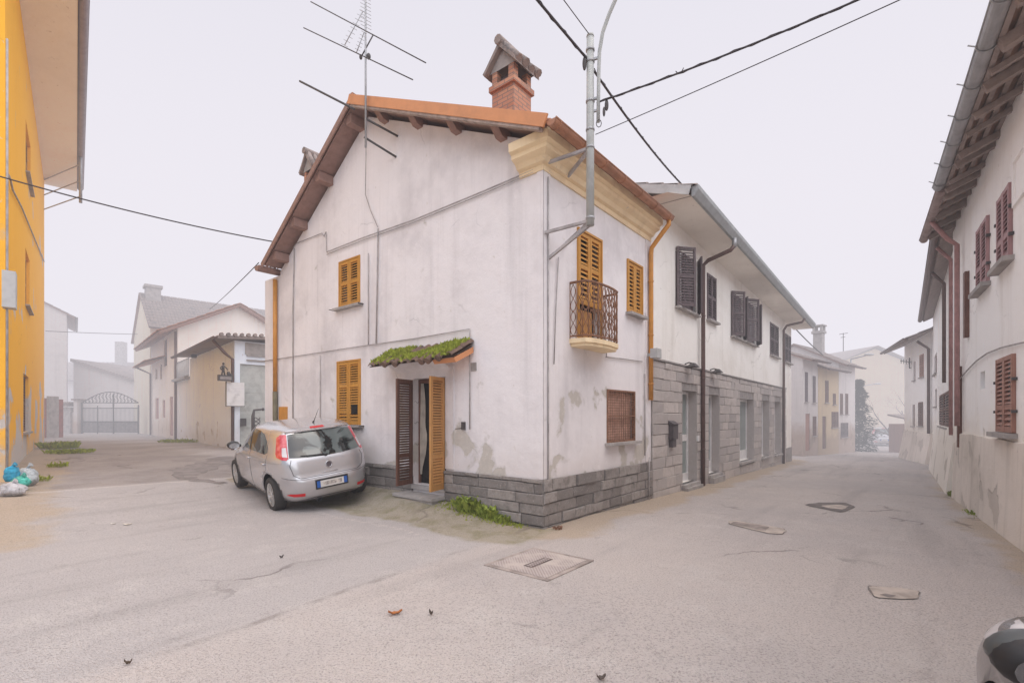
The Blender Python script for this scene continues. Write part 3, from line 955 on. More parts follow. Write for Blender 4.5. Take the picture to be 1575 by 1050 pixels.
for i in range(7):
    a_ = OV + .1 + i * .66
    mb.tube([FR.p(a_, .42 + .092 * math.cos(math.pi + math.pi * q / 8), 5.68 + .092 * math.sin(math.pi + math.pi * q / 8)) for q in range(9)], .008, 5)
mb.build('gutter', M['copper_gutter'], roof)
mb = MB(); gutter(mb, Basis((1, 0, 0), (0, 1, 0)), OV - .1, L_H, 8.33, zl(8.2) - .02, .13)
mb.build('gutter', M['eave_wood'], roof)
# downpipes
p0 = FR.p(L_H - .06, .42, 5.6)
mb = MB()
mb.tube([p0, p0 - UP * .08, FR.p(L_H - .10, .30, 5.36), FR.p(L_H - .13, .09, 5.1), FR.p(L_H - .13, .075, 4.98), FR.p(L_H - .13, .075, 3.6), FR.p(L_H - .13, .075, 1.98)], .047, 10)
for z_ in (4.4, 3.3, 2.3):
    mb.tube([FR.p(L_H - .13, .075, z_), FR.p(L_H - .13, .075, z_ + .03)], .056, 10)
mb.build('downpipe', M['ochre_pipe'], ho)
yd = H.hit(GA, 423, 500, .07)[0]
ydz = H.hit(GA, 424, 602, .07)[1]
mb = MB()
mb.tube([GA.p(yd, .07, 5.1), GA.p(yd, .07, ydz)], .05, 10)
mb.build('downpipe', M['ochre_pipe'], ho)
mb = MB(); mb.tube([GA.p(yd, .07, ydz), GA.p(yd - .02, .07, .3)], .058, 10)
lp = mb.build('downpipe_foot', m_plain('olive_pipe', (.19, .16, .10), .6), ho)
# conduits, boxes and cables fixed to the wall
def wallpath(B, pts, r, n=.025, seg=6):
    P = [B.p(H.hit(B, x, y)[0], n, H.hit(B, x, y)[1]) for x, y in pts]
    return P
mb = MB()
for pts, r_ in (([(403, 556), (455, 548), (560, 532), (638, 521), (724, 506), (724, 660)], .013),
                ([(494, 546), (494, 650)], .012), ([(568, 390), (568, 531)], .014), ([(583, 352), (582, 420), (580, 528)], .018),
                ([(454, 382), (452, 480), (452, 645)], .018),
                ([(452, 382), (457, 375), (497, 359), (500, 364), (503, 357), (504, 388), (560, 366), (640, 338), (740, 297), (822, 262)], .013),
                ([(504, 392), (560, 370), (640, 342), (740, 301), (822, 266)], .010)):
    mb.tube(wallpath(GA, pts, r_), r_ * .75, 6)
mb.tube([FR.p(.09, .035, z_) for z_ in (.1, 2.0, 5.2)], .014, 6)
mb.tube(wallpath(FR, [(857, 396), (853, 470), (850, 560)], .01), .009, 6)
mb.tube(wallpath(FR, [(930, 549), (958, 552), (986, 556)], .01), .01, 6)
mb.tube(wallpath(FR, [(931, 549), (931, 530)], .01), .009, 6)
mb.tube(wallpath(FR, [(990, 575), (990, 700)], .01), .012, 6)
mb.tube(wallpath(FR, [(992, 702), (992, 768)], .01, n=.09), .012, 6)
mb.build('conduit', M['conduit'], ho)
a_, z_ = H.hit(FR, 995, 546)
MB().box(FR, a_ - .14, a_ + .1, .13, .27, z_ - .08, z_ + .11).box(FR, a_ - .02, a_ + .03, .0, .13, z_ - .03, z_ + .03).build('junction_box', M['plastic_grey'], ho)
a_, z_ = H.hit(GA, 714, 655)
MB().box(GA, a_ - .035, a_ + .035, 0, .04, z_ - .06, z_ + .07).tube([GA.p(a_ + .02, .01, z_ - .03), GA.p(a_ + .2, .01, z_ - .05)], .005, 5).build('doorbell', M['dark_iron'], ho)
a_, z_ = H.hit(GA, 729, 564)
MB().box(GA, a_ - .06, a_ + .06, 0, .015, z_ - .07, z_ + .07).build('cover_plate', M['concrete'], ho)
a_, z_ = H.hit(GA, 438, 639)
MB().box(GA, a_ - .15, a_ + .15, 0, .08, z_ - .15, z_ + .22).build('gas_meter_box', M['ochre_pipe'], ho)
# chimneys: brick shaft, open brick lantern, little tiled roof
def chimney(x0, y0, w_, zb, zs, ze, zt_, pmat, capm):
    B = WORLD
    mb = MB()
    mb.box(B, x0, x0 + w_, y0, y0 + w_, zb, zs)
    mb.box(B, x0 - .045, x0 + w_ + .045, y0 - .045, y0 + w_ + .045, zs + .001, zs + .10)
    pw = w_ * .24
    for i in (0, 1):
        for j in (0, 1):
            xa, ya = x0 + i * (w_ - pw), y0 + j * (w_ - pw)
            mb.box(B, xa, xa + pw, ya, ya + pw, zs + .101, ze - .001)
    shaft = mb.build('chimney', pmat, ho)
    MB().box(B, x0 + pw, x0 + w_ - pw, y0 + pw, y0 + w_ - pw, zs + .102, ze - .05).build('flue', m_plain('dark_flue', (.16, .12, .12), .95), shaft)  # dark core block between the lantern posts
    o_ = w_ * .21
    ym = y0 + w_ / 2
    mb = MB()
    for s_ in (-1, 1):
        ey = ym + s_ * (w_ / 2 + o_)
        P = [(x, y, z) for x in (x0 - o_, x0 + w_ + o_) for y, z in ((ym, zt_ - .10), (ey, ze - .06), (ey, ze + .02), (ym, zt_))]
        mb.add(P, [(0, 1, 5, 4), (3, 2, 6, 7), (0, 1, 2, 3), (4, 5, 6, 7), (1, 2, 6, 5)])
        for c in range(4):
            xx = x0 - o_ + (c + .5) * (w_ + 2 * o_) / 4
            mb.tube([(xx, ym + s_ * .02, zt_ + .0), (xx, ey + s_ * (.03 + .03 * (c % 2)), ze - .01 + .01 * (c % 2))], [.05, .075], 8)
    mb.tube([(x0 - o_ - .04, ym, zt_ + .01), (x0 + w_ + o_ + .04, ym, zt_ + .01)], .085, 8)
    cap = mb.build('chimney_cap', capm, shaft)
    mb = MB()
    for xx in (x0 - .01, x0 + w_ + .01):
        mb.poly([(xx, y0 - o_ * .6, ze - .01), (xx, y0 + w_ + o_ * .6, ze - .01), (xx, ym, zt_ - .11)])
    mb.build('gable_plaster', M['concrete'], cap)
chimney(1.0, 1.36, .52, 6.2, 7.70, 8.06, 8.50, M['brick'], M['grey_tile'])
chimney(.55, 7.55, .42, 5.3, 7.45, 7.95, 8.4, M['brick'], M['grey_tile'])
# ------------------------------------------------------------------ the long grey-clad house next door
S = Frame('shop_house', 2.878, 10.2, (.81, 1.0), 'long cream house with grey stone cladding and recessed shop openings, next to the corner house', 'house')
so = S.o
L_S, D_S = 15.8, 7.5
z_c = 2.83
def ze(a_): return 6.13 - .028 * a_
doors = [S.rect(FR, 1046, 600, 1069, 742), S.rect(FR, 1087, 606, 1104, 728), S.rect(FR, 1135, 613, 1157, 708), S.rect(FR, 1169, 615, 1181, 702), S.rect(FR, 1189, 617, 1199, 698)]
ups = [(S.rect(FR, 1039, 391, 1071, 478), 'open'), (S.rect(FR, 1087, 424, 1101, 494), 'shut'), (S.rect(FR, 1124, 454, 1142, 520), 'open'),
       (S.rect(FR, 1143, 466, 1162, 528), 'open'), (S.rect(FR, 1184, 499, 1197, 548), 'shut'), (S.rect(FR, 1207, 515, 1216, 558), 'shut')]
mb = MB()
hol = [(*d, .25) for d in doors] + [(*u_[0], .12) for u_ in ups]
mb.wall(FR, 0.02, L_S, -.9, 5.7, hol)
mb.poly([FR.p(.02, 0, 5.7), FR.p(L_S, 0, 5.7), FR.p(L_S, 0, ze(L_S) + .02), FR.p(.02, 0, ze(0) + .02)])
zr_s = ze(0) + .15 + .32 * (4 + .8)
for x_ in (.02, L_S):
    mb.poly([(x_, 0, -.9), (x_, D_S, -.9), (x_, D_S, ze(x_)), (x_, 3.7, zr_s - .1 - .028 * x_), (x_, 0, ze(x_) + .02)])
mb.poly([(0.02, D_S, -.9), (L_S, D_S, -.9), (L_S, D_S, ze(L_S)), (.02, D_S, ze(0))])
mb.build('wall', M['cream_plaster'], so, fix=False)
L_C = S.hit(FR, 1207, 650)[0]
mb = MB()
mb.wall(FR, .02, L_C, -.9, z_c, [(*d, .1) for d in doors], n=.02, depth=.02)
clad = mb.build('cladding', M['clad_mortar'], so)
mb = MB()
stones(mb, FR, .02, L_C, -.42, z_c, .235, .35, .95, doors, n0=.018, t=.035, jut=.008, joint=.01, seed=12)
mb.build('cladding_stones', M['clad_stone'], clad)
MB().box(FR, .02, L_C, -.01, .075, z_c + .004, z_c + .04).build('cladding_cap', M['clad_mortar'], so)
for d in doors:                      # stone lining of the deep openings, seen on the far reveal
    mb = MB()
    mb.box(FR, d[1] - .012, d[1] + .001, -.235, .05, d[2], d[3])
    mb.box(FR, d[0] - .001, d[0] + .012, -.235, .05, d[2], d[3])
    mb.box(FR, d[0] + .013, d[1] - .013, -.235, .05, d[3] - .012, d[3] + .001)
    mb.build('reveal_lining', M['clad_stone'], so)
mb = MB()
mb.box(FR, L_C + .06, L_S, -.01, .03, -.9, .25)
mb.build('end_plinth', M['clad_mortar'], so)
for i, d in enumerate(doors):
    a0, a1, z0, z1 = d
    a0, a1 = a0 + .014, a1 - .014
    z1 -= .014
    door = i < 2
    mb = MB(); f = .07
    zb_ = z0 + (.32 if i != 0 else .2)
    mb.box(FR, a0, a0 + f, -.235, -.165, z0, z1).box(FR, a1 - f, a1, -.235, -.165, z0, z1)
    mb.box(FR, a0 + f, a1 - f, -.23, -.17, z1 - f, z1).box(FR, a0 + f, a1 - f, -.23, -.17, z0, zb_)
    mb.box(FR, (a0 + a1) / 2 - .03, (a0 + a1) / 2 + .03, -.225, -.175, zb_, z1 - f)
    if i == 0:
        mb.box(FR, a0 + f, a1 - f, -.227, -.173, z0 + 1.0, z0 + 1.16)
    sf = mb.build('shop_door' if door else 'shop_window', M['white_frame'], so)
    MB().box(FR, a0 + f, a1 - f, -.205, -.197, zb_, z1 - f).build('pane', M['glass'], sf)
    MB().box(FR, a0 - .06, a1 + .06, -.25, .13, z0 - .07, z0 - .003).build('threshold', M['concrete'], so)
    if door:
        MB().box(FR, a0 - .04, a1 + .04, .06, .2, z0 - .3, z0 - .072).build('doorstep', M['concrete'], so)
purple = m_wood('weathered_grey_brown_shutters', (.165, .125, .13), (.125, .095, .10), wear=(.25, .21, .2), rough=.7)
for rc, st in ups:
    a0, a1, z0, z1 = rc
    if st == 'shut':
        shutters(so, FR, rc, purple, n=-.02, pitch=.06, rails=(.5,))
    else:
        q = (a1 - a0) * .27
        mb = MB(); mb.box(FR, a0 + q, a0 + q + .07, -.1, -.03, z0, z1).box(FR, a1 - q * .3, a1, -.1, -.03, z0, z1).box(FR, a0 + q + .07, a1 - q * .3, -.1, -.03, z1 - .07, z1).box(FR, a0 + q + .07, a1 - q * .3, -.1, -.03, z0, z0 + .07)
        wf = mb.build('window_frame', M['white_frame'], so)
        MB().box(FR, a0 + q + .07, a1 - q * .3, -.085, -.075, z0 + .07, z1 - .07).build('pane', M['glass'], wf)
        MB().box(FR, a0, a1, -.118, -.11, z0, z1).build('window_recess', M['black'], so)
        B1 = FR.turn(a0, .02, R(-38))
        shutter(MB(), B1, 0, q * 1.25, z0, z1, 0, .04, .05, .06).build('shutter', purple, so)
        shutter(MB(), FR, a0 + q + .1, a1 - q * .75, z0 + .02, z1 - .02, -.02, .04, .05, .06).build('shutter', purple, so)
        B2 = FR.turn(a1, .02, R(30))
        shutter(MB(), B2, -q * 1.1, 0, z0, z1, 0, .04, .05, .06).build('shutter', purple, so)
    sill(so, FR, a0, a1, z0, n=.12, over=.05)
# roof with a broad flat soffit
OS = .77
a_s, a_e = .3, L_S + .55
mb = MB()
mb.poly([FR.p(a_s, OS, ze(a_s)), FR.p(a_e, OS, ze(a_e)), FR.p(a_e, -.0, ze(a_e) + .01), FR.p(a_s, 0, ze(a_s) + .01)])
mb.poly([FR.p(a_s - .45, OS - .35, ze(0) + .01), FR.p(a_s, OS, ze(0) + .005), FR.p(a_s, 0, ze(0) + .012), FR.p(a_s - .45, 0, ze(0) + .012)])
rs_soff = mb
def ps(a_, b, h): return Vector((a_, -OS - .02 + b * .952 - h * .305, ze(a_) + .2 + b * .305 + h * .952))
mb = MB(); tiled(mb, ps, a_s - .05, a_e, 4.7, wave=.22, seed=15)
mb.poly([(a_s, 3.72, zr_s + .1), (a_e, 3.72, zr_s - .35), (a_e, D_S + .5, ze(a_e)), (a_s, D_S + .5, ze(a_s))])
rs = mb.build('roof', M['grey_tile'], so, fix=False)
rs_soff.build('soffit', M['soffit_cream'], rs, fix=False)
mb = MB()
pf = [(OS - .02, 0.0), (OS + .0, -.01), (OS + .04, .0), (OS + .12, .12), (OS + .13, .2), (OS - .02, .2)]
P = [FR.p(a_, n_, ze(a_) + z_) for a_ in (a_s, a_e) for n_, z_ in pf]
mb.add(P, [(i, (i + 1) % 6, (i + 1) % 6 + 6, i + 6) for i in range(6)] + [tuple(range(6)), tuple(range(6, 12))])
mb.build('gutter', m_plain('grey_painted_gutter', (.36, .37, .37), .5, .15, spec=.4), rs)
mb = MB()
for q0, q1 in ((-.0, .10), (.104, .20)):
    P = [ps(a_, b, h) for a_ in (a_s - .10 + q0 * .4, a_s - .05) for h in (-.2 + q0, -.2 + q1) for b in (.02, 4.7)]
    mb.add(P, [(0, 1, 3, 2), (4, 5, 7, 6), (0, 1, 5, 4), (2, 3, 7, 6), (0, 2, 6, 4), (1, 3, 7, 5)])
mb.build('verge_board', m_plain('grey_painted_board', (.50, .49, .48), .6, .15), rs)
# downpipes
a_ = S.hit(FR, 1081, 600, .1)[0]
zt_ = ze(a_)
ao = S.hit(FR, 1126, 380, OS)[0]
mb = MB()
mb.tube([FR.p(ao, OS + .05, ze(ao) + .02), FR.p(ao, OS + .05, ze(ao) - .2)], .055, 10)
pc = mb.build('downpipe_head', M['grey_metal'], so)
mb = MB()
mb.tube([FR.p(ao, OS + .05, ze(ao) - .16), FR.p(ao - .06, OS - .02, ze(ao) - .27), FR.p(a_ + .08, .2, zt_ - .42), FR.p(a_, .11, zt_ - .55), FR.p(a_, .11, 3.0), FR.p(a_, .11, -.30)], .052, 10)
for z_ in (.8, 2.6, 4.2):
    mb.tube([FR.p(a_, .11, z_), FR.p(a_, .11, z_ + .03)], .06, 10)
mb.build('downpipe', M['brown_pipe'], so)
a_ = S.hit(FR, 1205, 600, .1)[0]
mb = MB()
mb.tube([FR.p(a_ + .5, OS + .04, ze(a_) - .02), FR.p(a_ + .42, OS - .05, ze(a_) - .16), FR.p(a_ + .1, .2, ze(a_) - .3), FR.p(a_, .11, ze(a_) - .5), FR.p(a_, .11, -.5)], .05, 10)
mb.build('downpipe', M['brown_pipe'], so)
for px, py in ((1063, 561), (1101, 570)):
    a_, z_ = S.hit(FR, px, py, .15)
    mb = MB()
    mb.tube([FR.p(a_, .0, z_ + .03), FR.p(a_, .1, z_ + .06), FR.p(a_, .2, z_ + .03)], .015, 6)
    mb.add([FR.p(a_ + x, n, z) for z, e in ((z_ + .04, .06), (z_ - .05, .17)) for x, n in ((-e, .2 - e * .6), (e, .2 - e * .6), (e, .2 + e * .6), (-e, .2 + e * .6))],
           [(0, 1, 2, 3), (0, 1, 5, 4), (1, 2, 6, 5), (2, 3, 7, 6), (3, 0, 4, 7)])
    mb.build('wall_lamp', M['dark_iron'], so)
a_, z_ = S.hit(FR, 1037, 664, .12)
mb = MB()
mb.box(FR, a_ - .16, a_ + .14, .055, .16, z_ - .16, z_ + .17)
mb.prism(FR, [(.05, z_ + .172), (.19, z_ + .172), (.05, z_ + .25)], a_ - .18, a_ + .16)
mb.box(FR, a_ - .12, a_ + .1, .055, .13, z_ - .34, z_ - .165)
mb.build('letter_box', m_plain('dark_painted_tin', (.10, .085, .09), .5, .2), so)
a_, z_ = S.hit(FR, 1073, 674, .06)
MB().box(FR, a_ - .05, a_ + .05, .05, .09, z_ - .07, z_ + .07).build('door_bell', M['white_frame'], so)

# ------------------------------------------------------------------ a plain village house, ridge along its front
def village_house(name, label, x, y, d, L, D, s_, zeave, rise, wall, tile, wins=(), over=.5, zbase=-1.2, wave=.22, a0=0.0, frame=None, ends=True, soffit=None, grp=None):
    f = frame or Frame(name, x, y, d, label, 'house', grp)
    B = Basis((1, 0, 0), (0, s_, 0))
    mb = MB()
    hs = []
    for wn in wins:
        rc = f.rect(B, *wn[:4])
        hs.append((rc, wn[4], wn[5]))
    mb.wall(B, a0, L, zbase, zeave, [(*h[0], .12) for h in hs])
    for a_ in (a0, L):
        mb.poly([B.p(a_, 0, zbase), B.p(a_, -D, zbase), B.p(a_, -D, zeave), B.p(a_, -D / 2, zeave + rise - .06), B.p(a_, 0, zeave)])
    mb.poly([B.p(a0, -D, zbase), B.p(L, -D, zbase), B.p(L, -D, zeave), B.p(a0, -D, zeave)])
    mb.build('wall', wall, f.o, fix=False)
    sl = math.atan2(rise, D / 2)
    def P1(a_, b, h): return B.p(a_, over - b * math.cos(sl) + h * math.sin(sl), zeave - over * math.tan(sl) + .05 + b * math.sin(sl) + h * math.cos(sl))
    def P2(a_, b, h): return B.p(a_, -D - over + b * math.cos(sl) - h * math.sin(sl), zeave - over * math.tan(sl) + .05 + b * math.sin(sl) + h * math.cos(sl))
    mb = MB()
    n_ = (D / 2 + over) / math.cos(sl)
    tiled(mb, P1, a0 - .15, L + .15, n_, wave=wave, row=.5, seed=int(L * 10))
    tiled(mb, P2, a0 - .15, L + .15, n_, wave=.5, row=2.0, seed=int(L * 7))
    ro = mb.build('roof', tile, f.o, fix=False)
    mb = MB()
    for fn in (P1, P2):
        P = [fn(a_, b, h) for h in (-.07, -.012) for a_, b in ((a0 - .14, .02), (L + .14, .02), (L + .14, n_), (a0 - .14, n_))]
        mb.add(P, [(0, 1, 2, 3), (4, 5, 6, 7), (0, 1, 5, 4), (3, 2, 6, 7), (0, 3, 7, 4), (1, 2, 6, 5)])
    mb.build('eave_boards', soffit or M['eave_wood'], ro)
    mb = MB(); gutter(mb, B, a0 - .15, L + .15, over + .07, zeave - over * math.tan(sl) + .06, .07)
    mb.build('gutter', M['brown_pipe'], ro)
    for rc, mt, kind in hs:
        a_0, a_1, z0, z1 = rc
        if kind == 'shutter':
            shutters(f.o, B, rc, mt, n=-.02, pitch=.075)
        else:
            fr_ = MB().box(B, a_0, a_1, -.08, -.05, z0, z1).build('door' if kind == 'door' else 'window', mt, f.o)
        if kind != 'door':
            sill(f.o, B, a_0, a_1, z0, n=.08, over=.06)
    return f, B, ro

# ------------------------------------------------------------------ right side of the street
M['right_plaster'] = m_plaster('right_old_plaster', (.97, .94, .92), (.85, .79, .73), (.52, .44, .37), peel=.5, peel_h=(.9, 3.0), streak=.35, blot=.6, low=(.82, .74, .64), low_h=(.9, 2.0), thr=.62)
M['rough_plinth'] = m_plaster('rough_cast_plinth', (.80, .715, .64), (.58, .51, .44), (.46, .40, .35), peel=.35, streak=.6, blot=.8, bump=.9, thr=.6)
M['pink_shutter'] = m_wood('faded_plum_shutters', (.46, .27, .27), (.38, .21, .21), wear=(.42, .3, .27))
M['terracotta_shutter'] = m_wood('terracotta_shutters', (.42, .215, .16), (.34, .165, .12), wear=(.45, .33, .27))
M['red_pipe'] = m_plain('faded_red_pipe', (.44, .235, .22), .5, .25)
M['old_wood'] = m_wood('grey_weathered_wood', (.36, .29, .265), (.27, .21, .19), axis=(3, 3, 3), wear=(.45, .38, .33), rough=.85)
RX = Frame('old_house', 6.63, 6.34, (.714, 1.0), 'old cream house with rough grey plinth and bare rafter eaves, nearest on the right', 'house')
rx = RX.o
RB = Basis((1, 0, 0), (0, 1, 0))
wl = [(1505.5, 343, 1522.5, 442), (1538, 294, 1558, 404), (1537, 548, 1563, 665)]
rcs = [RX.rect(RB, *q) for q in wl]
slot = RX.rect(RB, 1508, 571, 1515, 598)
L_R = 6.06
mb = MB()
mb.wall(RB, -6.5, L_R, -.6, 6.0, [(*q, .1) for q in rcs] + [(*slot, .2)])
mb.poly([RB.p(L_R, 0, -.6), RB.p(L_R, -8, -.6), RB.p(L_R, -8, 6.0), RB.p(L_R, -4, 8.1), RB.p(L_R, 0, 6.0)])
mb.poly([RB.p(-6.5, 0, -.6), RB.p(-6.5, -8, -.6), RB.p(-6.5, -8, 6.0), RB.p(-6.5, -4, 8.1), RB.p(-6.5, 0, 6.0)])
mb.poly([RB.p(-6.5, -8, -.6), RB.p(L_R, -8, -.6), RB.p(L_R, -8, 6), RB.p(-6.5, -8, 6)])
mb.build('wall', M['right_plaster'], rx, fix=False)
mb = MB(); Np = 60
P = []
for i in range(Np + 1):
    a_ = -6.5 + (5.6 + 6.5) * i / Np
    top = 1.30 + .03 * pnoise(Vector((a_ * 1.3, 2, 0))) - .25 * sstep(4.6, 5.6, a_)
    for n_, z_ in ((.10 + .02 * pnoise(Vector((a_, 5, 0))), -.6), (.055 + .012 * pnoise(Vector((a_ * 2, 7, 0))), .5), (.04, top), (-.02, top + .01)):
        P.append(RB.p(a_, n_, z_))
mb.add(P, [(i * 4 + j, i * 4 + j + 1, i * 4 + j + 5, i * 4 + j + 4) for i in range(Np) for j in range(3)])
mb.build('plinth', M['rough_plinth'], rx)
for rc, mt in zip(rcs, ('pink_shutter', 'pink_shutter', 'terracotta_shutter')):
    shutters(rx, RB, rc, M[mt], n=.0, pitch=.06, rails=(.33,))
    sill(rx, RB, rc[0], rc[1], rc[2], n=.13, over=.1, h=.07)
    for a_ in (rc[0] - .05, rc[1] + .05):
        for z_ in (rc[2] + .3, rc[3] - .35):
            MB().box(RB, a_ - .03, a_ + .03, 0, .055, z_ - .02, z_ + .02).build('hinge', M['dark_iron'], rx)
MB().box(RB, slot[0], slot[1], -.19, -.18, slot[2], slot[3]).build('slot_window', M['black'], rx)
mb = MB()
q = RX.rect(RB, 1562, 238, 1578, 300)
for b in ((q[0], q[1], q[3], q[3] + .06), (q[0], q[1], q[2] - .06, q[2])):
    mb.box(RB, b[0], b[1], 0, .03, b[2], b[3])
for b in ((q[0] - .06, q[0]), (q[1], q[1] + .06)):
    mb.box(RB, b[0], b[1], 0, .028, q[2] - .06, q[3] + .06)
mb.build('blind_window', M['right_plaster'], rx)
a_, z_ = RX.hit(RB, 1490, 460)
MB().box(RB, a_ - .09, a_ + .09, 0, .07, 3.2, RX.hit(RB, 1490, 418)[1]).build('wall_board', M['brown_wood'], rx)
a_, z_ = RX.hit(RB, 1479, 640)
MB().box(RB, a_ - .06, a_ + .06, 0, .07, 1.0, 2.7).build('wall_board', M['brown_wood'], rx)
mb = MB()
pts = [(1600, 523), (1575, 527), (1545, 534), (1522, 543), (1505, 555), (1490, 570), (1478, 584)]
mb.tube([RB.p(RX.hit(RB, x, y)[0], .03, RX.hit(RB, x, y)[1]) for x, y in pts], .012, 6)
mb.build('wall_cable', M['conduit'], rx)
# eaves: bare rafters, battens and tile undersides
NO, ZO = .46, 5.86
slr = math.atan2(.42, 1)
def pR(a_, b, h): return RB.p(a_, NO + .05 - b * math.cos(slr) + h * math.sin(slr), ZO + b * math.sin(slr) + h * math.cos(slr))
def pR2(a_, b, h): return RB.p(a_, -8 - NO + b * math.cos(slr) - h * math.sin(slr), ZO + b * math.sin(slr) + h * math.cos(slr))
mb = MB(); tiled(mb, pR, -6.5, L_R + .05, 5.0, wave=.21, row=.45, jit=.015, seed=21)
tiled(mb, pR2, -6.5, L_R + .05, 5.0, wave=.5, row=2.5, seed=22)
rr = mb.build('roof', m_tile('old_right_tiles', (.36, .22, .17), (.44, .30, .24), (.18, .16, .09), (.20, .17, .155)), rx, fix=False)
mb = MB(); rnd = random.Random(9)
a_ = -6.4
while a_ < L_R:
    w_ = rnd.uniform(.06, .13)
    mb.bar(pR(a_, .0, -.13), pR(a_ + rnd.uniform(-.14, .14), 1.3, -.13 + rnd.uniform(-.03, .03)), w_, w_ * 1.05)
    a_ += rnd.uniform(.3, .75)
mb.build('rafters', M['old_wood'], rr)
mb = MB()
for b in (.03, .17, .33, .49, .64, .8, .95):
    mb.bar(pR(-6.5, b, -.05), pR(L_R, b + .02, -.05), .055, .04)
mb.build('battens', M['old_wood'], rr)
mb = MB()
for (s0, s1, mt) in ((-6.5, 2.85, 'grey_metal'),):
    gutter(mb, RB, s0, s1, NO + .1, ZO - .0, .085)
    for i in range(12):
        aa = s0 + .3 + i * .8
        if aa < s1:
            mb.tube([RB.p(aa, NO + .1 + .095 * math.cos(math.pi + math.pi * k / 8), ZO + .095 * math.sin(math.pi + math.pi * k / 8)) for k in range(9)] + [RB.p(aa, NO + .26, ZO + .04)], .009, 5)
mb.build('gutter', M['grey_metal'], rr)
mb = MB(); gutter(mb, RB, 2.87, L_R + .05, NO + .05, ZO - .03, .08)
mb.build('gutter', m_plain('pinkish_old_gutter', (.36, .27, .25), .6, .25), rr)
a_ = RX.hit(RB, 1472, 500, .1)[0]
mb = MB(); mb.tube([RB.p(a_ - .05, NO + .05, ZO - .1), RB.p(a_ - .02, .25, 5.35), RB.p(a_, .1, 5.2), RB.p(a_, .1, 3.5), RB.p(a_, .1, 1.45)], .045, 10)
mb.build('downpipe', M['red_pipe'], rx)
# second right house
R2, R2B, r2r = village_house('plastered_house', 'pale plastered house with closed brown shutters beyond the old cream house', 10.15, 11.1, (.8, 1.0), 12.9, 7, 1, 5.95, 1.6,
    M['right_plaster'], M['grey_tile'], [(1446, 604, 1461, 656, M['brown_wood'], 'shutter'), (1437, 545, 1441, 575, M['brown_wood'], 'window'), (1438, 598, 1441, 625, M['brown_wood'], 'window')], over=.36, soffit=M['old_wood'])
for px, mt in ((1463, 'red_pipe'), (1452, 'brown_pipe')):
    a_ = R2.hit(R2B, px, 560, .1)[0]
    mb = MB(); mb.tube([R2B.p(a_, .36, 5.75), R2B.p(a_, .1, 5.4), R2B.p(a_, .1, 1.2 if px > 1460 else 2.6)], .045, 8)
    mb.build('downpipe', M[mt], R2.o)
mb = MB()
mb.prism(R2B, [(0, -1), (.32, -1), (.06, 1.35), (0, 1.35)], .3, 9.5)
mb.build('buttress_plinth', M['right_plaster'], R2.o)
R3, R3B, r3r = village_house('gabled_house', 'narrow beige house with deep eaves, farthest on the right side of the street', 18.15, 21.1, (.55, 1.0), 5.6, 6, 1, 5.4, 1.3,
    M['right_plaster'], M['grey_tile'], [(1415, 545, 1421, 580, M['terracotta_shutter'], 'shutter'), (1405, 555, 1408, 585, M['brown_wood'], 'window'), (1413, 618, 1420, 655, M['brown_wood'], 'shutter'), (1403, 622, 1407, 655, M['brown_wood'], 'window')], over=.9, soffit=M['old_wood'])
mb = MB(); mb.prism(R3B, [(0, -1), (.35, -1), (.05, .9), (0, .9)], .1, 5.5)
mb.build('buttress_plinth', M['rough_plinth'], R3.o)
a_ = R3.hit(R3B, 1426, 560, .1)[0]
mb = MB(); mb.tube([R3B.p(.25, .5, 4.95), R3B.p(.25, .1, 4.6), R3B.p(.25, .1, .9)], .06, 8)
mb.build('downpipe', M['brown_pipe'], R3.o)

# ------------------------------------------------------------------ houses at the far end of the street, left side
k_ = 1.562
dL2 = (1.2, 1.0)
def along_L2(k): return 14.6 + 1.2 * k, 25.3 + k
white_pl = m_plaster('far_white_plaster', (.66, .61, .59), (.5, .46, .44), (.4, .32, .26), streak=.3, low=(.38, .27, .2), low_h=(.5, 1.4), peel=.4, thr=.6)
yel_pl = m_plaster('far_yellow_plaster', (.60, .47, .31), (.48, .38, .27), (.45, .35, .28), streak=.3, low=(.4, .3, .22), low_h=(.3, .9))
x_, y_ = along_L2(.72)
LA, LAB, _r = village_house('terrace_house', 'white terrace house with tall shutters and grey ground floor, first beyond the grey-clad house', x_, y_, dL2, 2.15, 5, -1, 4.75, 1.0, white_pl, M['grey_tile'],
    [(1238, 572, 1242, 618, purple, 'shutter'), (1250, 578, 1254, 619, purple, 'shutter'), (1239, 636, 1246, 693, M['terracotta_shutter'], 'door'), (1250, 640, 1255, 670, M['brown_wood'], 'shutter')], over=.5)
x_, y_ = along_L2(2.13)
LB_, LBB, _r = village_house('terrace_house', 'narrow yellow terrace house in the far row on the left of the street', x_, y_, dL2, 3.35, 5, -1, 4.45, 1.1, yel_pl, M['grey_tile'],
    [(1269, 585, 1274, 619, M['brown_wood'], 'shutter'), (1281, 605, 1285, 622, M['brown_wood'], 'shutter'), (1279, 633, 1289, 657, M['brown_wood'], 'shutter'), (1265, 640, 1271, 690, M['brown_wood'], 'door')], over=.5)
x_, y_ = along_L2(4.29)
LC_, LCB, rc_ = village_house('terrace_house', 'terrace house with a roof chimney, last in the far left row of the street', x_, y_, dL2, 3.1, 5, -1, 4.9, 1.35, white_pl, M['grey_tile'],
    [(1292, 605, 1296, 637, M['brown_wood'], 'shutter'), (1300, 605, 1304, 637, M['brown_wood'], 'shutter'), (1293, 650, 1304, 672, purple, 'shutter')], over=.45)
mb = MB(); mb.box(LCB, .6, 1.1, -1.6, -1.1, 5.4, 6.9).box(LCB, .52, 1.18, -1.68, -1.02, 6.9, 7.05)
for i in (0, 1):
    for j in (0, 1):
        mb.box(LCB, .56 + i * .42, .7 + i * .42, -1.62 + j * .42, -1.48 + j * .42, 7.05, 7.35)
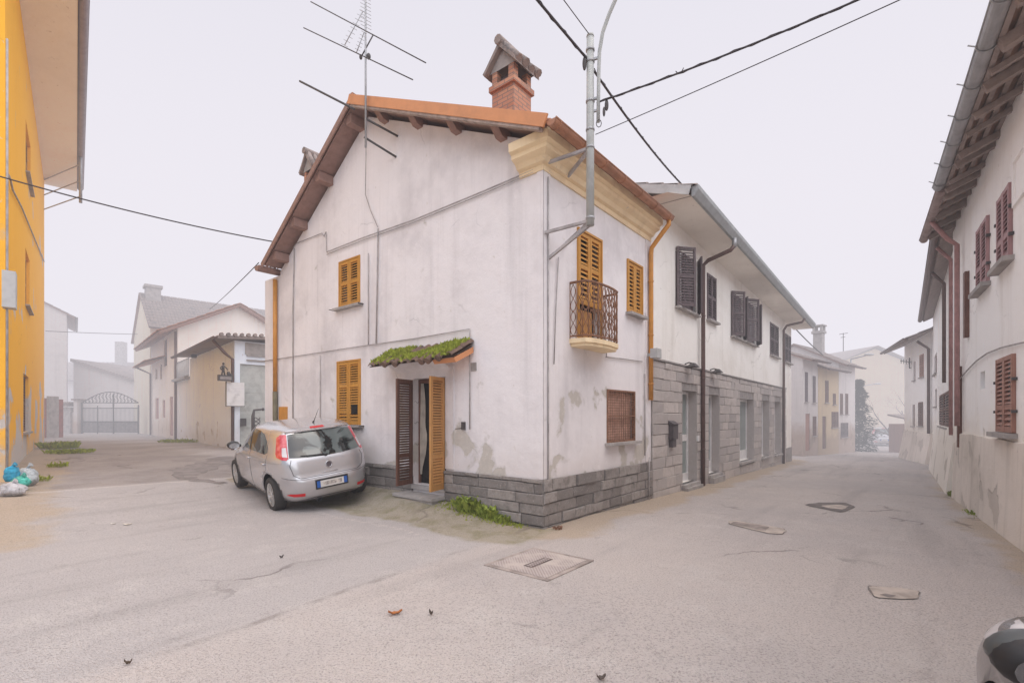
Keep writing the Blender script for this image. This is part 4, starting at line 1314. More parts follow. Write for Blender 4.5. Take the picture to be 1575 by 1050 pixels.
mb.box(LCB, .5, 1.2, -1.7, -1.0, 7.351, 7.43)
mb.build('chimney', M['concrete'], LC_.o)
# the pale building that closes the street
YB = Frame('church_house', 33.0, 50.0, (1, .12), 'cream building with an arched window closing the far end of the street', 'building')
yb = Basis((1, 0, 0), (0, -1, 0))
mb = MB(); mb.box(yb, -5, 14, -8, 0, -2, 5.2)
mb.poly([yb.p(-5, 0, 5.2), yb.p(14, 0, 5.2), yb.p(4.5, 0, 8.6)])
mb.build('wall', yel_pl, YB.o)
mb = MB(); mb.add([yb.p(-5.6, .4, 5.0), yb.p(4.5, .4, 8.9), yb.p(14.6, .4, 5.0), yb.p(-5.6, -8, 5.0), yb.p(4.5, -8, 8.9), yb.p(14.6, -8, 5.0)], [(0, 1, 4, 3), (1, 2, 5, 4)])
mb.build('roof', M['grey_tile'], YB.o, fix=False)
aw, zw = YB.hit(yb, 1353, 668)
mb = MB()
pts = [yb.p(aw - .55, .01, zw - 1.2), yb.p(aw + .55, .01, zw - 1.2)] + [yb.p(aw + .55 * math.cos(math.pi * k / 10), .01, zw + .2 + .6 * math.sin(math.pi * k / 10)) for k in range(11)]
mb.poly(pts)
mb.build('arched_window', M['glass'], YB.o, fix=False)
# low brick shed past the last right house
SH = Frame('brick_shed', 27.6, 29.8, (-1, -.05), 'low reddish brick shed at the far bend of the street, past the right-hand houses', 'shed')
sb = Basis((1, 0, 0), (0, 1, 0))
mb = MB(); mb.box(sb, -3, 2.3, -3, 0, -1.2, 1.15)
mb.build('wall', m_plaster('weathered_brick_wall', (.42, .26, .21), (.33, .21, .17), (.4, .33, .28), streak=.5), SH.o)
mb = MB(); mb.add([sb.p(-3.1, .2, 1.12), sb.p(2.4, .2, 1.12), sb.p(2.4, -3, 1.7), sb.p(-3.1, -3, 1.7), sb.p(-3.1, .2, 1.2), sb.p(2.4, .2, 1.2), sb.p(2.4, -3, 1.8), sb.p(-3.1, -3, 1.8)], [(0, 1, 2, 3), (4, 5, 6, 7), (0, 1, 5, 4), (1, 2, 6, 5), (0, 3, 7, 4)])
mb.build('roof', M['grey_tile'], SH.o)

# ------------------------------------------------------------------ left street
M['ochre_plaster'] = m_plaster('orange_plaster', (.95, .48, .045), (.88, .42, .04), (.66, .61, .57), peel=.95, peel_h=(1.4, 3.8), streak=.08, blot=.35, low=(.60, .49, .36), low_h=(.45, 1.25), thr=.5, pscale=.62)
OB = Frame('orange_building', -10.9, 10.54, (-.89, 1.0), 'tall orange rendered building with a broad flat soffit at the left edge', 'building')
ob_ = OB.o
OBB = Basis((1, 0, 0), (0, -1, 0))
L_O = 17.0
orc = [OB.rect(OBB, 39.5, 205, 47, 281), OB.rect(OBB, 39, 391, 45.5, 475), OB.rect(OBB, 36, 577, 44, 664)]
mb = MB()
mb.wall(OBB, -.12, L_O, -.5, 12.8, [(*q, .14) for q in orc])
mb.poly([OBB.p(L_O, 0, -.5), OBB.p(L_O, -9, -.5), OBB.p(L_O, -9, 12.8), OBB.p(L_O, 0, 12.8)])
mb.poly([OBB.p(-.12, 0, -.5), OBB.p(-.12, -9, -.5), OBB.p(-.12, -9, 12.8), OBB.p(-.12, 0, 12.8)])
mb.poly([OBB.p(-.12, -9, -.5), OBB.p(L_O, -9, -.5), OBB.p(L_O, -9, 12.8), OBB.p(-.12, -9, 12.8)])
mb.build('wall', M['ochre_plaster'], ob_, fix=False)
for i, q in enumerate(orc):
    shutters(ob_, OBB, q, M['orange_wood'] if i < 2 else M['brown_wood'], n=-.12, pitch=.08, depth=.02)
    sill(ob_, OBB, q[0], q[1], q[2], n=.1)
mb = MB()
mb.add([OBB.p(a_, n_, z_) for z_ in (12.78, 13.0) for a_, n_ in ((-1.1, 1.15), (L_O + .35, 1.15), (L_O + .35, -9.5), (-1.1, -9.5))], [(0, 1, 2, 3), (4, 5, 6, 7), (0, 1, 5, 4), (1, 2, 6, 5), (2, 3, 7, 6), (0, 3, 7, 4)])
so_ = mb.build('soffit', m_plaster('beige_soffit', (.93, .84, .72), (.82, .72, .60), (.5, .4, .3), streak=.05, blot=.4), ob_)
mb = MB()
mb.add([OBB.p(-1.1, 1.2, 13.01), OBB.p(L_O + .4, 1.2, 13.01), OBB.p(L_O + .4, -4.5, 15), OBB.p(-1.1, -4.5, 15), OBB.p(L_O + .4, -9.6, 13.01), OBB.p(-1.1, -9.6, 13.01)], [(0, 1, 2, 3), (3, 2, 4, 5), (1, 4, 2)])
mb.build('roof', M['grey_tile'], ob_, fix=False)
mb = MB(); gutter(mb, OBB, -1.1, L_O + .4, 1.28, 12.98, .12)
mb.build('gutter', m_plain('mauve_grey_gutter', (.33, .27, .28), .5, .15), ob_)
mb = MB(); mb.box(OBB, -1.1, L_O + .35, 1.152, 1.165, 12.79, 12.9)
mb.build('fascia', M['cornice'], ob_)
a_ = OB.hit(OBB, 11, 500, .06)[0]
mb = MB(); mb.tube([OBB.p(a_, .06, .3), OBB.p(a_, .06, 6), OBB.p(a_, .06, 9.5)], .02, 6)
pz = OB.hit(OBB, 11, 272, .05)[1]
mb.tube([OBB.p(OB.hit(OBB, x, y)[0], .04, OB.hit(OBB, x, y)[1]) for x, y in ((9, 268), (12, 275), (16, 292), (30, 318), (48, 360), (66, 402))], .02, 6)
mb.build('wall_cable', M['conduit'], ob_)
a2, z2 = OB.hit(OBB, 10, 436, .06)
MB().box(OBB, a2 - .12, a2 + .22, 0, .2, z2 - .5, z2 + .25).build('junction_box', M['plastic_grey'], ob_)
rod = OB.l(at(124, 300, 21.2))
mb = MB()
rx_, rz0, rz1 = OB.l(at(124, 300, 21.2)), at(124, 312, 21.2).z, at(124, 210, 21.2).z
mb.tube([(rx_.x, rx_.y, rz0), (rx_.x, rx_.y, rz1)], .06, 6)
for zz in (at(124, 302, 21.2).z, at(124, 278, 21.2).z, at(124, 253, 21.2).z):
    mb.tube([(rx_.x, rx_.y, zz), (L_O - .3, 0, zz + .2)], .025, 5)
mb.build('cable_bracket', M['grey_metal'], ob_)

# garage with flat tiled roof, gabled house and tall house behind it
M['garage_plaster'] = m_plaster('dirty_cream_plaster', (.84, .90, .98), (.66, .69, .75), (.46, .38, .31), peel=.4, peel_h=(.8, 2.6), streak=.3, blot=.45, low=(.66, .67, .70), low_h=(.6, 1.5), thr=.6)
GR = Frame('garage', -10.24, 18.07, (-.943, 1.0), 'cream garage with stained walls and a flat dark roof behind the parked silver car', 'garage')
gl = Basis((1, 0, 0), (0, 1, 0))
gf = Basis((0, -1, 0), (-1, 0, 0))
dr_ = GR.rect(gf, 369, 560, 396, 690)
dr_ = (dr_[0], dr_[1] + 3.2, -.2, dr_[3])
gtop = 4.45
mb = MB()
mb.wall(gl, 0, 8.0, -.4, gtop)
mb.wall(gl, 8.0, 11.3, -.4, 3.6)
mb.wall(gf, 0, 6, -.4, gtop, [(*dr_, .15)])
mb.poly([(8, 0, 3.6), (11.3, 0, 3.6), (11.3, -6, 3.6), (8, -6, 3.6)])
mb.poly([(8, 0, -.4), (8, -6, -.4), (8, -6, gtop), (8, 0, gtop)])
mb.poly([(0, -6, -.4), (8, -6, -.4), (8, -6, gtop), (0, -6, gtop)])
mb.build('wall', M['garage_plaster'], GR.o, fix=False)
mb = MB()
mb.add([(x, y, z) for z in (0, .1) for x, y, z in ((-.35, .62, gtop - .02 + z), (8.2, .55, gtop + .05 + z), (8.2, -6.2, gtop + .5 + z), (-.35, -6.2, gtop + .5 + z))], [(0, 1, 2, 3), (4, 5, 6, 7), (0, 1, 5, 4), (1, 2, 6, 5), (2, 3, 7, 6), (0, 3, 7, 4)])
for i in range(30):
    mb.tube([(-.4, .5 - i * .22, gtop + .12 + (.12 - i * -.22) * .02 + .065 * i * .22), (-.25, .5 - i * .22, gtop + .13 + .065 * i * .22)], .07, 6)
mb.build('roof', M['grey_tile'], GR.o, fix=False)
mb = MB(); gutter(mb, gl, -.35, 8.2, .68, gtop + .03, .07)
mb.tube([gl.p(.1, .68, gtop - .05), gl.p(.05, .3, gtop - .5), gl.p(.02, .06, gtop - .7), gl.p(.02, .06, .3)], .055, 8)
mb.build('downpipe', M['brown_pipe'], GR.o)
mb = MB(); mb.box(gf, dr_[0], dr_[1], -.14, -.08, -.2, dr_[3])
for i in range(9):
    mb.box(gf, dr_[0], dr_[1], -.079, -.07, -.1 + i * .33, -.085 + i * .33)
mb.build('garage_door', m_plain('pale_green_grey_metal', (.52, .53, .50), .5, .15), GR.o)
mb = MB()
for z_ in (dr_[3] + .12, dr_[3] + .30):
    mb.box(gf, .4, 6, 0, .06, z_, z_ + .06)
mb.box(gf, .35, 6, .002, .02, dr_[3] + .36, gtop - .05)
mb.build('lintel_bars', M['concrete'], GR.o)
mb = MB()
for i in range(16):
    mb.tube([gl.p(8.1 + i * .21, .02, 3.62), gl.p(8.1 + i * .21, .02, 4.5)], .014, 5)
for z_ in (3.66, 4.5):
    mb.tube([gl.p(8.05, .02, z_), gl.p(11.3, .02, z_)], .02, 5)
mb.box(gl, 7.95, 11.3, -.05, .25, 3.48, 3.6)
mb.build('terrace_railing', M['grey_metal'], GR.o)
a_, z_ = GR.hit(gf, 374, 648, .05)
MB().box(gf, a_ - .09, a_ + .09, 0, .12, z_ - .17, z_ + .12).build('letter_box', M['dark_iron'], GR.o)
a_, z_ = GR.hit(gl, 298, 546, .1)
MB().box(gl, a_ - .1, a_ + .1, 0, .2, z_ - .12, z_ + .12).build('wall_lamp', M['dark_iron'], GR.o)
# gabled house behind
GH = Frame('gable_house', -17.97, 26.3, (-.943, 1.0), 'cream house whose gable end rises right above the flat-roofed garage', 'house')
hz, hap, hd = 6.5, 8.05, 5.9
gw = [GH.rect(gl, q[0], q[1], q[2], q[3]) for q in ((252, 522, 257, 563), (239, 567, 242, 583), (246, 560, 249, 583), (239, 612, 244, 644), (250, 615, 254, 642), (261, 610, 266, 670))]
mb = MB()
mb.wall(gl, 0, 9.4, -.4, hz, [(*q, .12) for q in gw])
mb.wall(gf, 0, hd, -.4, hz)
mb.poly([gf.p(0, 0, hz), gf.p(hd, 0, hz), gf.p(hd / 2, 0, hap)])
mb.poly([(9.4, 0, -.4), (9.4, -hd, -.4), (9.4, -hd, hz), (9.4, -hd / 2, hap), (9.4, 0, hz)])
mb.poly([(0, -hd, -.4), (9.4, -hd, -.4), (9.4, -hd, hz), (0, -hd, hz)])
mb.build('wall', m_plaster('warm_cream_plaster', (.90, .84, .78), (.74, .66, .58), (.5, .42, .35), peel=.3, streak=.4, low=(.6, .5, .42)), GH.o, fix=False)
for i, q in enumerate(gw):
    MB().box(gl, q[0], q[1], -.1, -.06, q[2], q[3]).build('door' if i == 5 else 'window', M['red_pipe'] if i > 2 else M['brown_wood'], GH.o)
slg = math.atan2(hap - hz, hd / 2)
def gp1(a_, b, h): return Vector((a_, .9 - b * math.cos(slg) + h * math.sin(slg), hz - .9 * math.tan(slg) + .06 + b * math.sin(slg) + h * math.cos(slg)))
def gp2(a_, b, h): return Vector((a_, -hd - .5 + b * math.cos(slg) - h * math.sin(slg), hz - .5 * math.tan(slg) + .06 + b * math.sin(slg) + h * math.cos(slg)))
mb = MB()
tiled(mb, gp1, -.45, 9.6, (hd / 2 + .9) / math.cos(slg), row=.5, seed=31)
tiled(mb, gp2, -.45, 9.6, (hd / 2 + .5) / math.cos(slg), row=.5, seed=32)
gr_ = mb.build('roof', M['tile'], GH.o, fix=False)
mb = MB()
for fn, n_ in ((gp1, (hd / 2 + .9) / math.cos(slg)), (gp2, (hd / 2 + .5) / math.cos(slg))):
    P = [fn(a_, b, h) for h in (-.16, -.012) for a_, b in ((-.43, .02), (9.58, .02), (9.58, n_), (-.43, n_))]
    mb.add(P, [(0, 1, 2, 3), (4, 5, 6, 7), (0, 1, 5, 4), (3, 2, 6, 7), (0, 3, 7, 4), (1, 2, 6, 5)])
mb.build('eave_boards', M['eave_wood'], gr_)
zcan = GH.hit(gl, 240, 552, .5)[1]
mb = MB()
def gp3(a_, b, h): return Vector((a_, 1.0 - b * .93 + h * .3, zcan - .15 + b * .36 + h))
tiled(mb, gp3, 3.4, 9.3, 1.05, seed=33)
mb.poly([gp3(3.4, 0, -.05), gp3(9.3, 0, -.05), gp3(9.3, 1.05, -.05), gp3(3.4, 1.05, -.05)])
mb.build('lean_to_eave', M['tile'], GH.o, fix=False)
mb = MB(); mb.tube([gl.p(.05, .08, 6.2), gl.p(.05, .08, .3)], .06, 8); mb.tube([gl.p(8.9, .9, zcan - .1), gl.p(8.9, .1, zcan - .5), gl.p(8.9, .1, .4)], .06, 8)
mb.build('downpipe', M['brown_pipe'], GH.o)
# tall house
TH, TB, tr_ = village_house('tall_house', 'tall cream house with a broad grey roof and square chimney behind the gabled house', -24.6, 33.3, (.727, .686), 15, 9, -1, 7.9, 2.9,
    m_plaster('pale_yellow_plaster', (.78, .70, .56), (.66, .57, .45), (.5, .4, .3), streak=.3), M['grey_tile'], (), over=.5)
c_ = TH.l(at(235, 460, 36.5))
mb = MB(); mb.box(WORLD, c_.x - .45, c_.x + .45, c_.y - .45, c_.y + .45, 8.5, at(235, 444, 36.5).z).box(WORLD, c_.x - .55, c_.x + .55, c_.y - .55, c_.y + .55, at(235, 444, 36.5).z + .002, at(235, 440, 36.5).z)
mb.build('chimney', M['concrete'], TH.o)
# warehouse buildings closing the left street
WH = Frame('warehouse', -33.5, 40.0, (1, .0), 'pale warehouse with a sloping roof edge behind the iron gate', 'warehouse')
wb = Basis((1, 0, 0), (0, -1, 0))
p0_, p1_ = WH.hit(wb, 113, 556), WH.hit(wb, 216, 589)
mb = MB()
mb.add([wb.p(p0_[0], n_, z_) for n_ in (0, -8) for z_ in (-.5, p0_[1])] + [wb.p(p1_[0], n_, z_) for n_ in (0, -8) for z_ in (-.5, p1_[1])], [(0, 1, 5, 4), (2, 3, 7, 6), (0, 1, 3, 2), (4, 5, 7, 6)])
mb.build('wall', white_pl, WH.o)
mb = MB()
P = [wb.p(q[0], n_, q[1] + h) for n_ in (.3, -8) for h in (-.02, .22) for q in (p0_, p1_)]
mb.add(P, [(0, 1, 3, 2), (4, 5, 7, 6), (0, 1, 5, 4), (2, 3, 7, 6), (0, 2, 6, 4), (1, 3, 7, 5)])
mb.build('roof', M['grey_tile'], WH.o)
BW, BWB, _r = village_house('long_barn', 'long hazy barn with a low grey roof behind the warehouse', -62, 52.0, (1, .02), 40, 12, -1, 5.6, 2.4, white_pl, M['grey_tile'], (), over=.6, wave=.5)
MB().box(BWB, 17.0, 17.8, -4, -3.2, 7, at(122, 526, 56).z).build('chimney', M['concrete'], BW.o)
NB, NBB, _r = village_house('neighbour_house', 'white house just showing past the corner of the orange building', -34.2, 37.6, (-.89, 1.0), 8, 6, -1, 9.5, 1.6, white_pl, M['grey_tile'], (), over=.5)
# ------------------------------------------------------------------ street pole on wall brackets
def empty(name, loc, label, cat, group=None, rz=0):
    o = bpy.data.objects.new(name, None); COL.objects.link(o)
    o.location = loc; o.rotation_euler = (0, 0, rz)
    return tag(o, label, cat, group)
pm = H.w((.15, -.71, 0))
zb_, zt_ = 4.33, 6.98
UPo = empty('utility_pole', (pm.x, pm.y, zb_), 'grey steel pole held off the corner house by wall brackets, carrying overhead cables', 'pole')
def lp_(v): return Vector(v) - Vector((pm.x, pm.y, zb_))
mb = MB(); mb.tube([lp_((pm.x, pm.y, z)) for z in (zb_, 5.5, zt_)], [.056, .054, .05], 14)
mb.tube([lp_((pm.x, pm.y, z)) for z in (zt_, zt_ + .03)], [.054, .05], 14)
mb.build('mast', M['pole'], UPo)
mb = MB()
for zz, br in ((5.38, .0), (4.36, .0)):
    for xx in (.03, .62):
        MB().bar(lp_(H.w((xx, -.0, zz))), lp_(H.w((.15, -.72, zz + .04))), .04, .04).build('wall_bracket', M['conduit'], UPo)
MB().bar(lp_(H.w((.10, 0, 3.98))), lp_(H.w((.15, -.70, 4.34))), .04, .04).build('wall_bracket', M['conduit'], UPo)
mb = MB()
for zz in (6.78, 6.62, 6.06, 5.66, 5.41, 4.42):
    mb.tube([lp_((pm.x, pm.y, zz)), lp_((pm.x, pm.y, zz + .03))], .062, 14)
mb.build('clamp', M['grey_metal'], UPo)
lx = at(921, 150, 6.85)
mb = MB()
pts = [at(920, 188, 6.85), at(920.5, 150, 6.85), at(921, 110, 6.85), at(922, 80, 6.84), at(927, 50, 6.82), at(937, 22, 6.78), at(950, -8, 6.72), at(966, -42, 6.64), at(990, -75, 6.52), at(1020, -95, 6.4)]
mb.tube([lp_(p) for p in pts], .026, 10)
mb.build('lamp_arm', M['pole'], UPo)
hd = pts[-1]
mb = MB(); mb.ball(lp_(hd + Vector((.22, -.12, -.02))), .3, .16, .08)
mb.build('lamp_head', M['plastic_grey'], UPo)
mb = MB()
for zz in (6.66, 6.10, 5.93):
    mb.bar(lp_((pm.x, pm.y, zz)), lp_((lx.x, lx.y, zz)), .03, .03)
mb.build('arm_clamp', M['grey_metal'], UPo)
MB().ball(lp_(at(899, 98, 6.87)), .03, .03, .10).build('insulator', M['dark_iron'], UPo)
MB().ball(lp_(at(933, 162, 6.8)), .028, .028, .08).build('insulator', M['dark_iron'], UPo)
MB().ball(lp_(at(929, 172, 6.8)), .02, .02, .07).build('insulator', M['dark_iron'], UPo)
mb = MB()
mb.tube([lp_(at(921 + 4 * math.sin(k / 8 * 6.283), 190 - 6 * math.cos(k / 8 * 6.283), 6.8)) for k in range(9)], .006, 5)
mb.build('wire_loop', M['dark_iron'], UPo)

# ------------------------------------------------------------------ overhead cables
def cable(label, pts, r, name='overhead_cable', mat=None):
    mb = MB(); mb.tube(pts, r, 6)
    o = mb.build(name, mat or M['cable'], None)
    return tag(o, label, 'cable')
T1 = Vector((pm.x - .05, pm.y, 6.68))
dv = Vector((-.60, -.80, 0))
e1 = T1 + dv * 9 + UP * .25
mb = MB()
main = sag(e1, T1, .12)
mb.tube(main, .017, 6)
tw = [p + Vector((0, .0, .022 * math.sin(i * 1.7))) + Vector((.02 * math.cos(i * 1.7), 0, 0)) for i, p in enumerate(sag(e1, T1, .12, 60))]
mb.tube(tw, .008, 5)
tag(mb.build('overhead_cable', M['cable'], None), 'thick twisted black cable coming in overhead to the top of the pole', 'cable')
e2 = at(1057, 292, 11.4)
mb = MB()
mb.tube(sag(T1 + Vector((.12, .06, -.14)), e2, .10), .017, 6)
mb.tube([p + Vector((.018 * math.cos(i * 1.9), 0, .018 * math.sin(i * 1.9))) for i, p in enumerate(sag(T1 + Vector((.1, .06, -.1)), e2, .10, 50))], .008, 5)
tag(mb.build('overhead_cable', M['cable'], None), 'thick black cable dropping from the pole to the roof edge of the cream stone-clad house', 'cable')
T2 = Vector((pm.x, pm.y, zt_ + .02))
cable('thin black wire rising from the tip of the pole to the top of the picture', sag(T2, T2 + dv * 8 + UP * .3, .05), .006)
A3, B3 = at(918, 158, 6.86), Vector((5.35, 4.27, 6.35))
mb = MB(); mb.tube(sag(A3, B3, .10), .013, 6)
mb.tube([p + Vector((0, .014 * math.cos(i * 1.5), .014 * math.sin(i * 1.5))) for i, p in enumerate(sag(A3, B3, .10, 50))], .008, 5)
for i in range(5):
    p = A3.lerp(B3, .16 + .05 * i)
mb.tube([A3.lerp(B3, .22 + .02 * k / 8) - UP * (.03 + .05 * math.sin(math.pi * k / 8)) for k in range(9)], .006, 5)
tag(mb.build('overhead_cable', M['cable'], None), 'thick twisted cable crossing the street from the pole towards the upper right', 'cable')
A4, B4 = at(916, 207, 6.88), at(1375, 0, 4.72)
cable('thin straight wire crossing the street just below the thick twisted cable', sag(A4, A4 + (B4 - A4) * 1.5, .03), .006)
cable('thin cable slung from the orange building to the left eave of the corner house', sag(at(-60, 254, 9.6), at(422, 372, 12.0), .10), .014)
cable('thin wire dropping from the left eave of the corner house to the roofs behind', sag(at(398, 404, 12.6), at(322, 476, 27), .05), .012)
cable('faint distant wire above the iron gate', sag(at(70, 509, 30), at(212, 514, 36), .02), .018)
cable('wire running on from the far end of the cream stone-clad house down the street', sag(at(1223, 505, 23), at(1266, 546, 28.5), .05), .025)

# ------------------------------------------------------------------ television aerial on the gable
ma = H.w((-.5, 3.72, 0))
Ya = ma.y
AE = empty('tv_aerial', (ma.x, ma.y, 6.6), 'tall television aerial with long dipoles, bracketed to the gable of the corner house', 'aerial')
def la(v): return Vector(v) - Vector((ma.x, ma.y, 6.6))
def ap(px, py, dy=0.0): return la(at(px, py, Ya + dy))
mb = MB(); mb.tube([ap(562.5, 227), ap(562.5, 95), ap(562, -60)], [.022, .019, .016], 8); mb.build('mast', M['grey_metal'], AE)
MB().tube([la(at(560, 211, Ya)), la(H.w((.0, 3.45, 6.62)))], .02, 6).build('wall_bracket', M['dark_iron'], AE)
MB().tube([la(at(563, 183, Ya)), la(H.w((.0, 3.4, 7.0)))], .02, 6).build('wall_bracket', M['dark_iron'], AE)
dg = V2 * -1
def rod(px0, py0, px1, py1, r, dy0=0.0, dy1=0.0): return [ap(px0, py0, dy0), ap(px1, py1, dy1)]
mb = MB()
for q, r_ in (((478, 3, 655, 97), .010), ((467, 43, 635, 123), .010)):
    mb.tube([ap(q[0], q[1], .55), ap(q[2], q[3], -.75)], r_, 6)
mb.tube([ap(574, 54), ap(556, 87)], .012, 6)
mb.ball(ap(567, 87), .04, .04, .06); mb.ball(ap(555, 88), .03, .03, .05)
mb.build('vhf_dipole', M['dark_iron'], AE)
mb = MB(); mb.tube([ap(461, 125, .6), ap(545, 168, .0)], .02, 6)
mb.build('boom', M['dark_iron'], AE)
for (b0, b1, nn, hl) in (((558, 18), (530, 70), 9, 5), ((560, 50), (548, 82), 7, 4), ((562, -8), (563, 42), 10, 8)):
    mb = MB()
    mb.tube([ap(*b0), ap(*b1)], .008, 5)
    for i in range(nn):
        u_ = i / (nn - 1)
        x, y = b0[0] + (b1[0] - b0[0]) * u_, b0[1] + (b1[1] - b0[1]) * u_
        mb.tube([ap(x - hl, y - hl * .55, .1), ap(x + hl, y + hl * .55, -.1)], .0045, 4)
    mb.build('uhf_array', M['grey_metal'], AE)
mb = MB()
mb.tube([ap(562, 180), ap(563, 235)] + [la(H.w((-.03, H.hit(GA, 564, 300)[0], H.hit(GA, 564, 300)[1]))), la(H.w((-.03, H.hit(GA, 572, 325)[0], H.hit(GA, 572, 325)[1]))), la(H.w((-.03, H.hit(GA, 583, 350)[0], H.hit(GA, 583, 350)[1])))], .008, 5)
mb.build('aerial_lead', M['conduit'], AE)
# small aerials down the street
AR = empty('tv_aerial', at(1399, 558, 24.6), 'small hazy aerial sticking out from the last house on the right', 'aerial')
mb = MB()
o_ = at(1399, 558, 24.6)
mb.tube([at(1406, 566, 24.9) - o_, at(1399, 566, 24.6) - o_, at(1399, 550, 24.6) - o_], .03, 5)
mb.tube([at(1385, 555, 24.2) - o_, at(1408, 558, 24.8) - o_], .02, 5)
for i in range(6):
    p = at(1386 + i * 4, 555.3 + i * .5, 24.2 + i * .1) - o_
    mb.tube([p - UP * .12, p + UP * .12], .012, 4)
mb.build('aerial_rods', M['dark_iron'], AR)
AL = empty('tv_aerial', at(1297, 532, 30), 'slim aerial on the roof of the last terrace house on the left', 'aerial')
o_ = at(1297, 532, 30)
mb = MB(); mb.tube([at(1297, 540, 30) - o_, at(1297, 512, 30) - o_], .02, 5); mb.tube([at(1291, 514, 30) - o_, at(1304, 512, 30) - o_], .016, 5); mb.tube([at(1293, 519, 30) - o_, at(1300, 518, 30) - o_], .016, 5)
mb.build('aerial_rods', M['dark_iron'], AL)
for (a0_, mid, hd_, Y, lb) in (((1309, 552), (1322, 549), (1337, 545), 31.5, 'curved street lamp reaching out from the far left terrace houses'), ((1318, 597), (1334, 592), (1350, 590), 44, 'farthest faint street lamp, lower down in the mist')):
    o_ = at(*a0_, Y)
    e = empty('street_lamp', o_, lb, 'street lamp')
    mb = MB(); mb.tube([Vector((0, 0, 0)), at(*mid, Y) - o_, at(*hd_, Y - .5) - o_], .04, 6)
    mb.tube([Vector((0, 0, 0)), Vector((-.02, .0, -2.0 if Y < 40 else -4.5))], .05, 6)
    mb.build('lamp_arm', M['grey_metal'], e)
    MB().ball(at(*hd_, Y - .5) - o_, .32, .16, .09).build('lamp_head', M['plastic_grey'], e)

# ------------------------------------------------------------------ gate, pillars and small walls at the end of the left street
GY = 34.0
def gpt(px, z, dy=0.0): return Vector(((px - CX) / F * (GY + dy), GY + dy, z))
zg = .44
g0 = gpt(165, zg)
GT = empty('iron_gate', g0, 'wide wrought iron double gate with an arched scroll top', 'gate')
mb = MB()
for px, top, r_ in ((126, 2.2, .05), (150, 1.95, .03), (174.5, 2.75, .05), (213, 2.0, .05)):
    mb.tube([gpt(px, zg) - g0, gpt(px, zg + top) - g0], r_, 6)
for z_ in (.12, .85, 1.78, 2.15):
    mb.tube([gpt(126, zg + z_) - g0, gpt(213, zg + z_) - g0], .03, 5)
mb.tube([gpt(126 + 87 * k / 14, zg + 2.15 + .75 * math.sin(math.pi * k / 14)) - g0 for k in range(15)], .03, 5)
mb.build('gate_frame', M['dark_iron'], GT)
mb = MB()
for k in range(1, 44):
    px = 126 + 87 * k / 44
    mb.tube([gpt(px, zg + .1) - g0, gpt(px, zg + 1.78) - g0], .010, 4)
for k in range(1, 16):
    px = 126 + 87 * k / 16
    top = .7 * math.sin(math.pi * k / 16)
    mb.tube([gpt(px, zg + 2.15) - g0, gpt(px, zg + 2.15 + top) - g0], .015, 4)
    pts = [gpt(px + 2.2 * math.sin(q * .9), zg + 2.2 + top * q / 9) - g0 for q in range(9)]
    mb.tube(pts, .014, 4)
mb.build('gate_bars', M['dark_iron'], GT)
MB().add([gpt(126, zg + .12, .05) - g0, gpt(213, zg + .12, .05) - g0, gpt(213, zg + .85, .05) - g0, gpt(126, zg + .85, .05) - g0], [(0, 1, 2, 3)]).build('gate_panel', m_plain('grey_gate_sheet', (.35, .31, .31), .6), GT)  # plain grey sheet behind the lower bars
PW = empty('gate_wall', gpt(112, zg), 'low rendered wall and capped pillar on the left of the iron gate', 'wall')
o_ = gpt(112, zg)
mb = MB()
def gbox(px0, px1, z0, z1, d0=-.25, d1=.25):
    a_, b_ = gpt(px0, 0), gpt(px1, 0)
    mb.box(WORLD, a_.x - o_.x, b_.x - o_.x, d0, d1, z0, z1)
gbox(118, 124, -.3, 2.3); gbox(88, 118, -.3, 1.5, -.15, .15)
mb.build('wall', white_pl, PW)
mb = MB(); gbox(116, 126, 2.302, 2.42, -.35, .35); gbox(100, 114, 1.9, 2.1, -.5, .3); gbox(99, 116, 2.102, 2.2, -.6, .4)
mb.build('coping', M['grey_tile'], PW)
mb = MB(); gbox(102, 114, -.2, 1.85, -.3, .16); mb.build('meter_niche', M['concrete'], PW)
YR = 27.0
pr_ = Vector(((80 - CX) / F * YR, YR, .45))
RD = empty('red_gate', pr_, 'small rusty red gate leaf at the far corner of the orange building', 'gate')
mb = MB()
def rpx(px, dy=0): return (px - CX) / F * YR - pr_.x
mb.box(WORLD, rpx(77), rpx(82), -.4, .6, -.2, 2.15)
mb.box(WORLD, rpx(75.5), rpx(76.9), -.5, -.4, -.2, 2.25)
mb.build('leaf', m_plain('rusty_red_sheet', (.34, .11, .08), .7, .3), RD)
mb = MB(); mb.box(WORLD, rpx(70), rpx(75.3), -.4, .2, -.2, 2.2); mb.box(WORLD, rpx(82.2), rpx(85.5), -.4, .2, -.2, 2.3)
mb.build('post', M['concrete'], RD)

# notice board, hanging sign and iron post by the garage
a_, z_ = GR.hit(gf, 362, 606, .2)
nb = GR.w(gf.p(a_, .2, z_))
NBd = empty('notice_board', nb, 'plain white notice board on the corner of the cream garage', 'sign', rz=GR.o.rotation_euler[2])
B_ = Basis((0, -1, 0), (-1, 0, 0))
MB().box(B_, -.29, .29, 0, .04, -.43, .43).build('panel', M['white_frame'], NBd)
mb = MB()
for z1, w_ in ((.20, .20), (.12, .1), (.06, .13), (-.02, .08)):
    mb.box(B_, -w_ + .05, w_ + .05, .041, .043, z1, z1 + .012)
mb.build('faded_lines', m_plain('faded_grey_ink', (.62, .60, .62), .8), NBd)
MB().box(B_, -.31, .31, -.03, -.001, -.45, -.42).box(B_, -.31, -.27, -.05, -.001, -.45, .45).box(B_, .02, .07, -.2, -.03, -.3, .3).build('bracket', M['dark_iron'], NBd)
a_, z_ = GR.hit(gf, 347, 580, .3)
sg = GR.w(gf.p(a_, .3, z_))
